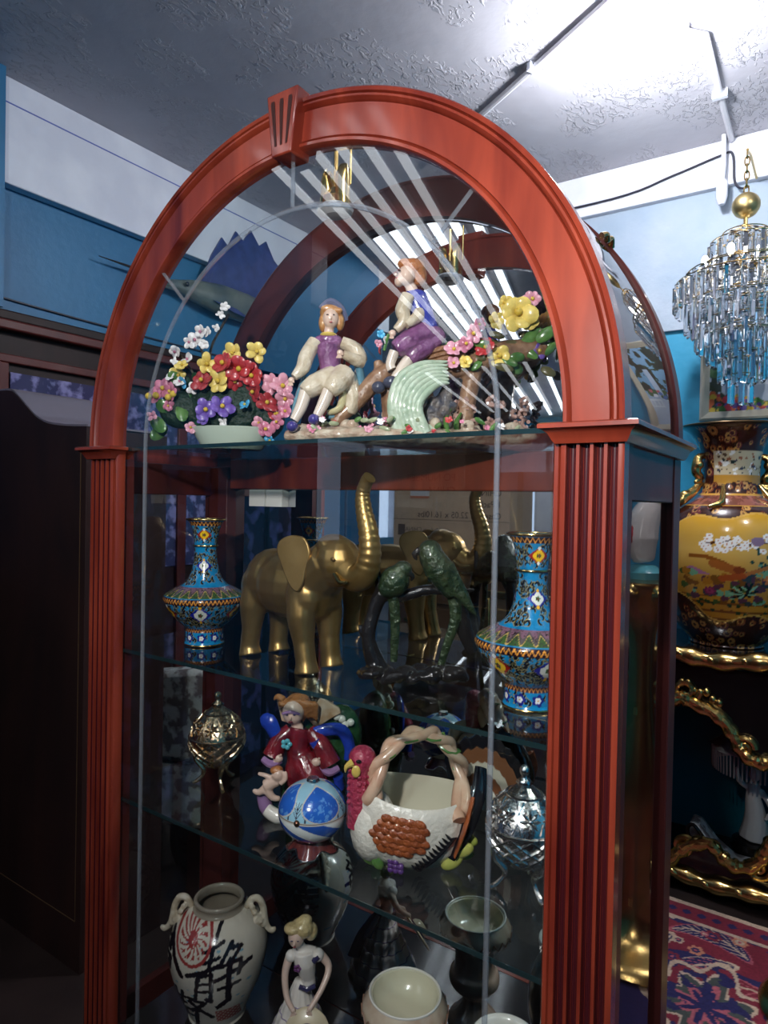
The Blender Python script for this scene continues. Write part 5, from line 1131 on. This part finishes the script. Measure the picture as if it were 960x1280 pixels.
def scroll(g, c, r, s=1, turns=1.6, rad=.01, y=0):
    pts = []; rr = []
    for i in range(26):
        q = i/25; a = s*q*turns*2*PI; pts.append((c[0]+r*(1-.85*q)*math.cos(a), y-.008*q, c[1]+r*(1-.85*q)*math.sin(a))); rr.append(rad*(1-.35*q))
    g.tube(pts, rr, 8)
def console():
    t = thing('gilt_console', 'black lacquer console cabinet with carved gilt scrollwork', 'console', (.62, 1.75, 0))
    zt = VZ; x0, x1, dp = -.50, .50, .44
    G().bb(x0, x1, 0.0, dp, zt-.05, zt-.001).out('top', M_black, t, bevel=.01)
    G().bb(x0, x1, .38, dp, .05, zt-.05).out('back_panel', mat('teal_lacquer', (.010, .15, .20), .4), t)
    for s in (-1, 1): G().bb(s*.47, s*.50, .0, .38, .05, zt-.05).out('side_panel', M_black, t)
    G().bb(x0, x1, 0, dp, 0.03, .05).out('base', M_black, t)
    # black front frame with a cartouche-shaped glazed opening
    up = [(-.335, -.795), (-.30, -.775), (-.26, -.79), (-.20, -.81), (-.155, -.845), (-.125, -.89), (-.10, -.93), (-.06, -.95), (-.02, -.94), (.0, -.93)]
    lo = [(-.335, -1.37), (-.30, -1.33), (-.26, -1.29), (-.20, -1.265), (-.165, -1.29), (-.135, -1.315), (-.09, -1.315), (-.045, -1.28), (-.02, -1.22), (0, -1.20)]
    up = up+[(-x, z) for x, z in up[-2::-1]]; lo = lo+[(-x, z) for x, z in lo[-2::-1]]
    def sm(p): Q, _ = smooth_path([Vector((a, b, 0)) for a, b in p], [0]*len(p), 4); return [(q.x, ZS+q.y) for q in Q]
    U, Lw = sm(up), sm(lo)
    n = len(U)
    V = [(x, y, z) for y in (-.012, .0) for x, z in U] + [(x, y, zt-.05) for y in (-.012, .0) for x, z in U]
    F = [(i, i+1, 2*n+i+1, 2*n+i) for i in range(n-1)]+[(n+i, n+i+1, 3*n+i+1, 3*n+i) for i in range(n-1)]+[(i, i+1, n+i+1, n+i) for i in range(n-1)]
    G().add(V, F).out('upper_panel', M_black, t)
    V = [(x, y, z) for y in (-.012, .0) for x, z in Lw] + [(x, y, .03) for y in (-.012, .0) for x, z in Lw]
    G().add(V, F).out('lower_panel', M_black, t)
    for s in (-1, 1): G().bb(s*.335, s*.50, -.012, 0, .03, zt-.05).out('side_stile', M_black, t)
    for nm, line in (('gilt_moulding', U), ('gilt_moulding', Lw)):
        g = G(); g.tube([(x, -.02, z) for x, z in line], [.019+.009*math.sin(i*.8)**2 for i in range(len(line))], 10)
        g.tube([(x, -.032, z+.012) for x, z in line], [.010+.006*math.sin(i*1.3)**2 for i in range(len(line))], 8)
        g.out(nm, M_gold, t)
    g = G()
    for s in (-1, 1):
        g.tube([(s*.335, -.02, U[0][1]), (s*.345, -.02, ZS-1.0), (s*.335, -.02, Lw[0][1])], [.014, .010, .014], 8, res=4)
        scroll(g, (s*.285, ZS-.745), .045, s, 1.5, .012, -.02); scroll(g, (s*.10, ZS-.905), .035, -s, 1.5, .011, -.025); scroll(g, (s*.275, ZS-1.30), .04, -s, 1.5, .012, -.02); scroll(g, (s*.05, ZS-1.30), .04, s, 1.5, .011, -.02)
        for i in range(7): g.ell((s*(.30-.02*i), -.02, ZS-.72-.008*i+.01*math.sin(i*2)), (.012, .010, .016), nu=8, nv=6)
    g.out('carved_scrolls', M_gold, t)
    # carved rim round the top and along the bottom
    for z, w in ((zt-.012, .030), (ZS-1.395, .026)):
        pts = [(x, -.03-.012*math.cos(x*12), z+.012*math.cos(x*15)) for x in np.linspace(x0-.02, x1+.02, 60)]
        g = G(); g.tube(pts, [w*(.8+.35*math.sin(i*.55)**2) for i in range(60)], 10); g.tube([(a, b-.016, c+.006) for a, b, c in pts], [w*.35]*60, 8)
        for i in range(0, 60, 6): g.ell(Vector(pts[i])+Vector((0, -.018, .004)), (.02, .012, .012), (0, 30*(-1)**i, 0), nu=8, nv=6)
        g.out('carved_rim', M_gold, t)
    for s in (-1, 1): G().tube([(s*.45, -.02, .14), (s*.47, -.06, .08), (s*.44, -.03, .03), (s*.47, -.06, .0)], [.03, .035, .02, .022], 10, res=4).out('foot', M_gold, t)
    # a small lamp with a fringed shade, and a scrolled seat, behind the glass
    lx, ly = .535, 1.98
    t = thing('figurine_stand', 'small black stand under the figurine lamp', 'stand', (lx, ly, .05)); G().lathe([(0, 0), (.07, 0), (.07, .012), (.05, .02), (.05, .03), (.07, .038), (.07, .05), (0, .05)], 28).out('column', M_black, t)
    t = thing('figurine_lamp', 'small white figurine lamp with fringed shade inside the console', 'lamp', (lx, ly, .1005))
    G(1.28).lathe([(0, 0), (.06, 0), (.055, .02), (.03, .03), (0, .03)], 24).out('base', M_black, t)
    g = G(1.28); g.tube([(0, 0, .03), (.004, 0, .09), (-.004, 0, .15), (0, 0, .19)], [.04, .03, .02, .014], 12, res=4); g.ell((0, -.005, .215), (.017, .018, .021)); g.tube([(.015, 0, .17), (.045, -.02, .13), (.03, -.03, .10)], [.009, .008, .006], 8, res=3); g.tube([(-.015, 0, .17), (-.04, -.01, .19), (-.045, -.02, .23)], [.009, .008, .005], 8, res=3)
    g.out('figurine', M_white, t, remesh=.004)
    G(1.28).tube([(0, .02, .03), (0, .03, .2), (0, .01, .27)], .004, 6).out('stem', M_brass, t)
    sh = G(1.28).lathe([(.02, .36), (.035, .355), (.06, .325), (.10, .295), (.115, .285), (.112, .284), (.06, .32), (.02, .35)], 40, wob=lambda a, z: 1+.05*math.cos(a*8)).out('shade', mat('shade_silk', (.50, .52, .48), .6), t)
    fr = G(1.28); [fr.tube([(.114*math.cos(a), .114*math.sin(a), .285), (.112*math.cos(a), .112*math.sin(a), .225)], .0022, 4) for a in np.linspace(0, 2*PI, 64, endpoint=False)]; fr.out('fringe', mat('shade_fringe', (.36, .36, .35), .7), sh)
    t = thing('scrolled_seat', 'little scroll-armed seat in pale fabric inside the console', 'seat', (.47, 1.82, .05))
    mf = MATS['toile_fabric']
    g = G().ext([(-.10, 0), (.16, 0), (.16, .10), (.10, .06), (.02, .06), (-.04, .10), (-.09, .16), (-.12, .165), (-.13, .14), (-.10, .10)], -.04, .06).out('body', mf, t, bevel=.006)
    G().tube([(-.10, -.045, .03), (-.115, -.05, .10), (-.125, -.05, .15), (-.105, -.05, .168), (-.07, -.05, .13), (-.02, -.05, .085), (.05, -.05, .06)], .007, 8, res=4).out('frame', M_black, t)
console()

def chandelier():
    cx, cy = .462, 1.90
    t = thing('crystal_chandelier', 'tiered crystal prism chandelier hanging from a brass chain', 'chandelier', (cx, cy, ZS+.99))
    M_cr = mat('crystal', (.97, .98, 1.0), .02, trans=1.0, ior=1.52); 
    for i in range(6):
        z = .055+i*.026; a = (i % 2)*PI/2
        G().tube([(.008*math.cos(q)*math.cos(a), .008*math.cos(q)*math.sin(a), z+.017*math.sin(q)) for q in np.linspace(0, 2*PI, 14, endpoint=False)], .0028, 6, closed=True).out('chain_link', M_brass, t)
    G().tube([(0, 0, .20), (0, .10, .225), (0, .31, .225)], .005, 8).out('hook', M_brass, t)
    G().ell((0, 0, 0), (.047, .047, .045), nu=24, nv=14).out('ball', mat('satin_brass', (.50, .39, .18), .35, 1), t)
    G().tube([(0, 0, -.04), (0, 0, -.16), (0, 0, -.5), (0, 0, -.62)], [.008, .006, .006, .004], 8).out('stem', M_brass, t)
    for i in range(6):
        a = i*PI/3+.3; b = G().ell((.13*math.cos(a), .13*math.sin(a), -.19), (.012, .012, .022), nu=10, nv=8).out('bulb', mat('chandelier_bulb', (1, .97, .93), .3, emit=30), t)
        G().tube([(0, 0, -.20), (.07*math.cos(a), .07*math.sin(a), -.23), (.13*math.cos(a), .13*math.sin(a), -.212)], .004, 6, res=3).out('arm', M_brass, t)
    # prism: triangular crystal bar
    def prism_mesh(L):
        p = G(); w = .0105; tri = [(w*math.cos(q), w*math.sin(q)) for q in (PI/2, PI*7/6, PI*11/6)]
        V = [(x, y, -.004) for x, y in tri]+[(x, y, -L+.008) for x, y in tri]+[(0, 0, 0), (0, 0, -L)]
        p.add(V, [(0, 1, 4, 3), (1, 2, 5, 4), (2, 0, 3, 5), (6, 1, 0), (6, 2, 1), (6, 0, 2), (7, 3, 4), (7, 4, 5), (7, 5, 3)])
        return p
    src = prism_mesh(.108).out('prism', M_cr, t, sharp=20); used = False
    rings = [(.225, 30, [-.27]), (.190, 26, [-.235, -.345]), (.150, 22, [-.215, -.325, -.415]), (.112, 17, [-.13, -.24, -.35, -.46]), (.074, 12, [-.10, -.21, -.32, -.43, -.53]), (.036, 6, [-.10, -.21, -.32, -.43, -.54, -.61])]
    for r, n, zs in rings:
        for q, z in enumerate(zs):
            G().tube([(r*math.cos(a), r*math.sin(a), z+.004) for a in np.linspace(0, 2*PI, 32, endpoint=False)], .0022, 5, closed=True).out('ring', M_brass, t)
            for i in range(n):
                a = 2*PI*(i+.5*(q % 2))/n
                o = src if not used else src.copy()
                if used: COL.objects.link(o); o.parent = t
                used = True; o.location = (r*math.cos(a), r*math.sin(a), z); o.rotation_euler = (0, 0, a+random.uniform(-.6, .6))
        G().tube([(-r, 0, zs[0]+.006), (0, 0, zs[0]+.03), (r, 0, zs[0]+.006)], .002, 5).out('spoke', M_brass, t)
        G().tube([(0, -r, zs[0]+.006), (0, 0, zs[0]+.03), (0, r, zs[0]+.006)], .002, 5).out('spoke', M_brass, t)
chandelier()

def garden_painting():
    x0, x1, z0, z1 = .275, .98, ZS+.262, ZS+.80; fw = .035; y = YB-.0205
    t = thing('garden_painting', 'framed painting of a flowered terrace with white balustrade', 'painting', ((x0+x1)/2, y, z0))
    W, H = x1-x0, z1-z0; nu, nv = 150, 120
    u, v = np.meshgrid(np.linspace(0, 1, nu), np.linspace(0, 1, nv)); u = u.ravel(); v = v.ravel()
    w_, h_ = W-2*fw, H-2*fw; X = u*w_; Zp = v*h_
    col = np.stack([np.interp(v, [0, .25, .45, 1], [C(*q)[i] for q in ((170, 190, 215), (200, 215, 230), (120, 175, 215), (150, 195, 235))]) for i in range(3)], -1)
    f = fbm(X*26, Zp*26, 12); rg = np.random.default_rng(8)
    put(col, (v > .42) & (f+.25*(v-.4) > .5), C(45, 80, 55)); put(col, (v > .42) & (f+.25*(v-.4) > .6), C(25, 50, 40))
    put(col, (u < .07) & (f > .35), C(20, 55, 50)); put(col, (u < .22-.9*v) & (f > .3), C(25, 55, 35))
    put(col, (v > .30) & (v < .44) & (f > .42), C(60, 110, 70))
    for xx in np.linspace(.10, 1.0, 30): put(col, (np.abs(u-xx) < .008) & (v > .22) & (v < .31), C(215, 228, 240))
    for a, b in ((.30, .325), (.215, .235)): put(col, (v > a) & (v < b) & (u > .08), C(225, 235, 245))
    for xx in (.10, .36, .62, .88): put(col, (np.abs(u-xx) < .026) & (v > .17) & (v < .72), C(195, 212, 235))
    for i in range(90):
        xx = rg.uniform(0, .34); zz = rg.uniform(0.01, .17-.3*xx); c = [C(190, 40, 70), C(230, 200, 70), C(90, 70, 150), C(225, 110, 60), C(60, 120, 50)][i % 5]
        put(col, np.hypot((u-xx)*w_, (v-zz)*h_) < rg.uniform(.006, .014), c)
    for i in range(50): put(col, np.hypot((u-rg.uniform(.3, 1))*w_, (v-rg.uniform(.33, .45))*h_) < .01, [C(220, 110, 120), C(240, 240, 250), C(80, 130, 200), C(60, 110, 60)][i % 4])
    V = np.stack([X-W/2+fw, np.full_like(X, -.012), Zp+fw], -1)
    grid_mesh('canvas', V, nu, nv, col, painted('oil_paint', .45, .2), t, wrap=False)
    M_fr = mat('cream_frame', (.62, .58, .46), .4, bump=(30, .2, .004))
    pr = [(0, 0), (0, -.022), (.008, -.030), (.018, -.026), (.026, -.018), (fw, -.014), (fw, 0)]
    cs = [(-W/2, 0), (W/2, 0), (W/2, H), (-W/2, H)]
    for i in range(4):
        (xa, za), (xb, zb) = cs[i], cs[(i+1) % 4]; g = G(); V = []
        for (x, z) in ((xa, za), (xb, zb)):
            sx, sz = (1 if x < 0 else -1), (1 if z == 0 else -1)
            for o, d in pr: V.append((x+sx*o, d, z+sz*o))
        m = len(pr); F = [(j, (j+1) % m, m+(j+1) % m, m+j) for j in range(m)]+[tuple(range(m)), tuple(range(2*m-1, m-1, -1))]
        g.add(V, F).out('frame_rail', M_fr, t, sharp=30)
garden_painting()

def rug():
    x0, x1, y0, y1 = -.30, 1.55, .42, 1.63; nu, nv = 420, 320
    u, v = np.meshgrid(np.linspace(x0, x1, nu), np.linspace(y0, y1, nv)); X, Y = u.ravel(), v.ravel()
    red = C(125, 35, 52); navy = C(38, 34, 82); cream = C(196, 170, 145); rose = C(178, 90, 100)
    col = np.tile(np.array(navy), (len(X), 1)); rg = np.random.default_rng(31)
    wx = X+.05*(fbm(X*5, Y*5, 1)-.5); wy = Y+.05*(fbm(X*5+9, Y*5, 2)-.5)
    put(col, fbm(X*4.2, Y*4.2, 6, 2) > .53, red)
    for i in range(34):      # large curling leaves with ribs
        cx, cy, a, s = rg.uniform(x0, x1), rg.uniform(y0, y1), rg.uniform(0, 6.28), rg.uniform(.10, .17)
        dx, dy = wx-cx, wy-cy; p = (dx*math.cos(a)+dy*math.sin(a))/s; q = (-dx*math.sin(a)+dy*math.cos(a))/s; q = q-.5*p*p+.2
        e = (p/1.0)**2+(q/.34)**2; put(col, e < 1, cream if i % 4 == 0 else rose); put(col, e < .84, red if i % 2 else navy); put(col, (e < .8) & (np.abs(np.sin((p-np.abs(q)*1.4)*15)) < .3), rose if i % 3 else cream); put(col, (e < .8) & (np.abs(q) < .03), cream)
    for i in range(150):
        cx, cy, r = rg.uniform(x0, x1), rg.uniform(y0, y1), rg.uniform(.012, .034); c = [rose, cream, red, C(90, 70, 110), C(200, 130, 100)][i % 5]
        put(col, flower_mask(X, Y, cx, cy, r, 6), c); put(col, flower_mask(X, Y, cx, cy, r*.55, 6), [navy, red, cream][i % 3]); put(col, np.hypot(X-cx, Y-cy) < r*.2, rose)
    cx, cy = .50, 1.14; d = np.abs(X-cx)*1.0+np.abs(Y-cy)*1.1+.035*np.sin(np.arctan2(Y-cy, X-cx)*8)
    for r, c in ((.24, cream), (.215, red), (.17, cream), (.15, C(70, 75, 70)), (.10, rose), (.06, navy)): put(col, d < r, c)
    m = (d < .215) & (fbm(X*34, Y*34, 3) > .58); put(col, m, navy)
    for b0, b1, c in ((0, .02, cream), (.02, .10, red), (.10, .115, cream)):
        e = np.minimum.reduce([X-x0, x1-X, Y-y0, y1-Y]); put(col, (e >= b0) & (e < b1), c)
    e = np.minimum.reduce([X-x0, x1-X, Y-y0, y1-Y]); put(col, (e > .03) & (e < .09) & (np.sin((X+Y)*70)*np.sin((X-Y)*70) > .3), navy)
    col *= (.75+.4*vnoise(X*230, Y*230, 5))[:, None]
    cx, cy = (x0+x1)/2, (y0+y1)/2
    t = thing('persian_rug', 'red and navy patterned rug on the floor', 'rug', (cx, cy, 0))
    V = np.stack([X-cx, Y-cy, .011+.0015*vnoise(X*120, Y*120, 4)], -1)
    grid_mesh('pile', V, nu, nv, col, painted('rug_pile', .9, 0), t, wrap=False)
    G().bb(x0-cx, x1-cx, y0-cy, y1-cy, .0005, .0105).out('backing', mat('rug_back', (.10, .04, .05), .9), t)
rug()

# ------------------------------------------------------------------ the shop behind, seen in the mirror and the glass
def text_mesh(body, size, m, parent, loc, name='lettering'):
    cu = bpy.data.curves.new(name, 'FONT'); cu.body = body; cu.size = size; cu.align_x = 'LEFT'
    o = bpy.data.objects.new(name, cu); COL.objects.link(o); dg = bpy.context.evaluated_depsgraph_get()
    me = bpy.data.meshes.new_from_object(o.evaluated_get(dg)); bpy.data.objects.remove(o)
    me.name = name; me.materials.clear(); me.materials.append(m)
    # stand the flat text up, facing +y
    me.transform(Matrix(((-1, 0, 0, 0), (0, 0, 1, 0), (0, 1, 0, 0), (0, 0, 0, 1))))
    r = bpy.data.objects.new(name, me); COL.objects.link(r); r.parent = parent; r.location = loc
    return r
def shop_behind():
    # gilded sideboard with a carton on it
    t = thing('gilt_sideboard', 'carved gilt sideboard seen reflected in the cabinet mirror', 'sideboard', (-1.38, -2.85, 0))
    H = ZS-.50; M_br = mat('brown_chest', (.09, .045, .025), .35, coat=.3, wood=((.15, .08, .04), (6, 6, 3)))
    G().bb(-.62, .52, -.25, .20, .08, H-.05).out('body', M_br, t); G().bb(-.65, .55, -.27, .23, H-.05, H).out('top', M_br, t, bevel=.01)
    g = G(); g.tube([(x, .24, H-.055+.012*math.sin(x*40)) for x in np.linspace(-.64, .54, 70)], [.022+.010*math.sin(i*.9)**2 for i in range(70)], 8)
    for i in range(14): scroll(g, (-.58+i*.085, H-.055), .030, (-1)**i, 1.4, .009, .245)
    g.out('carved_edge', M_gold, t)
    for r in range(3):
        for c in range(3):
            d = G().bb(-.58+c*.365, -.25+c*.365, .20, .215, .13+r*.25, .35+r*.25).out('drawer', M_br, t, bevel=.006)
            G().tube([(-.46+c*.365, .22, .25+r*.25), (-.415+c*.365, .245, .235+r*.25), (-.37+c*.365, .22, .25+r*.25)], .008, 8, res=3).out('drawer_pull', M_gold, d)
    for sx in (-.57, .47): G().tube([(sx, -.02, .08), (sx, -.02, 0)], [.05, .03], 10).out('foot', M_gold, t)
    t = thing('carton', 'brown cardboard carton with printed lettering on the sideboard', 'box', (-1.46, -2.82, H))
    M_cb = mat('cardboard', (.50, .33, .21), .8, var=((.54, .36, .23), 20))
    G().bb(-.50, .42, -.22, .18, 0, .72).out('body', M_cb, t, bevel=.004)
    G().bb(-.50, .42, .1805, .1815, .275, .279).out('flap_seam', mat('cardboard_dark', (.14, .085, .05), .8), t)
    G().bb(-.36, -.20, .1802, .1810, .43, .52).out('tape_label', mat('paper_label', (.6, .57, .55), .7), t); G().bb(-.36, -.20, .1812, .1818, .43, .447).out('label_stripe', mat('orange_print', (.5, .12, .05), .7), t)
    ink = mat('print_ink', (.05, .035, .03), .8)
    for i, s in enumerate(('PO NUMBER', 'CHINA', '1 Pack', 'Case Wt 22.05 x 16.10lbs')): text_mesh(s, .062, ink, t, (.36, .1815, .53-i*.078))
    text_mesh('Made in CHINA', .045, ink, t, (-.10, .1815, .19)); G().bb(-.46, -.40, .1805, .1815, .16, .24).out('handling_mark', ink, t)
    # white drape over boxes, dark figures, framed picture leaning
    t = thing('white_box', 'tall white box standing behind the brown carton', 'box', (-1.02, -3.62, 0)); G().bb(-.16, .24, -.2, .2, 0, ZS+.12).out('body', M_pwhite, t, bevel=.01); G().bb(-.02, .02, .2, .204, 0, ZS+.12).out('tape', mat('packing_tape', (.55, .48, .36), .3), t)
    t = thing('leaning_frame', 'gilt picture frame leaning against the sideboard', 'picture frame', (-.85, -2.40, 0))
    for a, b, c, d in ((-.25, .25, .0, .05), (-.25, .25, .75, .80), (-.25, -.20, .05, .75), (.20, .25, .05, .75)): G().bb(a, b, -.02, .02, c, d).out('frame_rail', M_gold, t, bevel=.008)
    G().bb(-.20, .20, -.012, .0, .05, .75).out('canvas', mat('old_canvas', (.10, .06, .035), .5, var=((.22, .15, .08), 8)), t)
    t = thing('blue_screen', 'dark folding screen with blue painted panels near the left wall', 'screen', (-1.60, -.75, 0), math.radians(80))
    for i in range(3):
        p = G().bb(-.6+i*.4, -.21+i*.4, -.015, .015, .02, ZS+.02).out('panel', mat('screen_lacquer', (.012, .012, .03), .2, coat=.6, var=((.08, .09, .25), 9, .5, .65)), t)
        for a in (-.6, -.225): G().bb(a+i*.4, a+.015+i*.4, -.02, .02, 0, ZS+.04).out('stile', M_black, p)
    # red and white figurine on a gilt stand, reflected in the cabinet's side glass
    t = thing('gilt_pedestal', 'round gilt pedestal table beside the console', 'pedestal', (.79, 1.27, .015)); H = ZS-.33
    G().lathe(cspline([(0, 0), (.16, 0), (.16, .03), (.06, .08), (.04, .25), (.06, .5), (.035, .8), (.05, H-.12), (.14, H-.03), (.15, H)], 4)+[(0, H)], 32).out('column', M_gold, t, sharp=50)
    g = G(); [g.ell((.145*math.cos(a), .145*math.sin(a), H-.03), (.025, .025, .03), nu=8, nv=6) for a in np.linspace(0, 2*PI, 12, endpoint=False)]; g.out('carved_border', M_gold, t)
    t = thing('macaw_figurine', 'red and white macaw figurine on the gilt pedestal', 'figurine', (.79, 1.27, H+.015), math.radians(-35))
    Mr = mat('macaw_red', (.42, .03, .045), .25, coat=.6); Mw = mat('macaw_white', (.70, .66, .64), .25, coat=.6)
    G().lathe([(0, 0), (.05, 0), (.055, .02), (.035, .04), (0, .045)], 20).out('stand', mat('aqua_glaze'), t)
    g = G(); g.tube([(0, 0, .05), (.01, 0, .12), (0, 0, .18), (-.02, 0, .22)], [.03, .05, .045, .034], 14, res=4); g.ell((-.025, 0, .235), (.036, .032, .036)); b = g.out('body', Mw, t, remesh=.004); G().ell((-.022, 0, .252), (.034, .034, .026)).out('crest', Mr, b)
    G().tube([(-.055, 0, .24), (-.07, 0, .225), (-.062, 0, .21)], [.014, .010, .002], 8, res=3).out('beak', mat('yellow_glaze'), b)
    for i in range(5): G().tube([(.03, -.02+.01*i, .15), (.08, -.03+.014*i, .10-.008*i), (.13, -.04+.02*i, .06-.012*i)], [.018, .02, .006], 8, flat=.4, res=3).out('feather', Mr if i % 2 == 0 else Mw, t)
shop_behind()
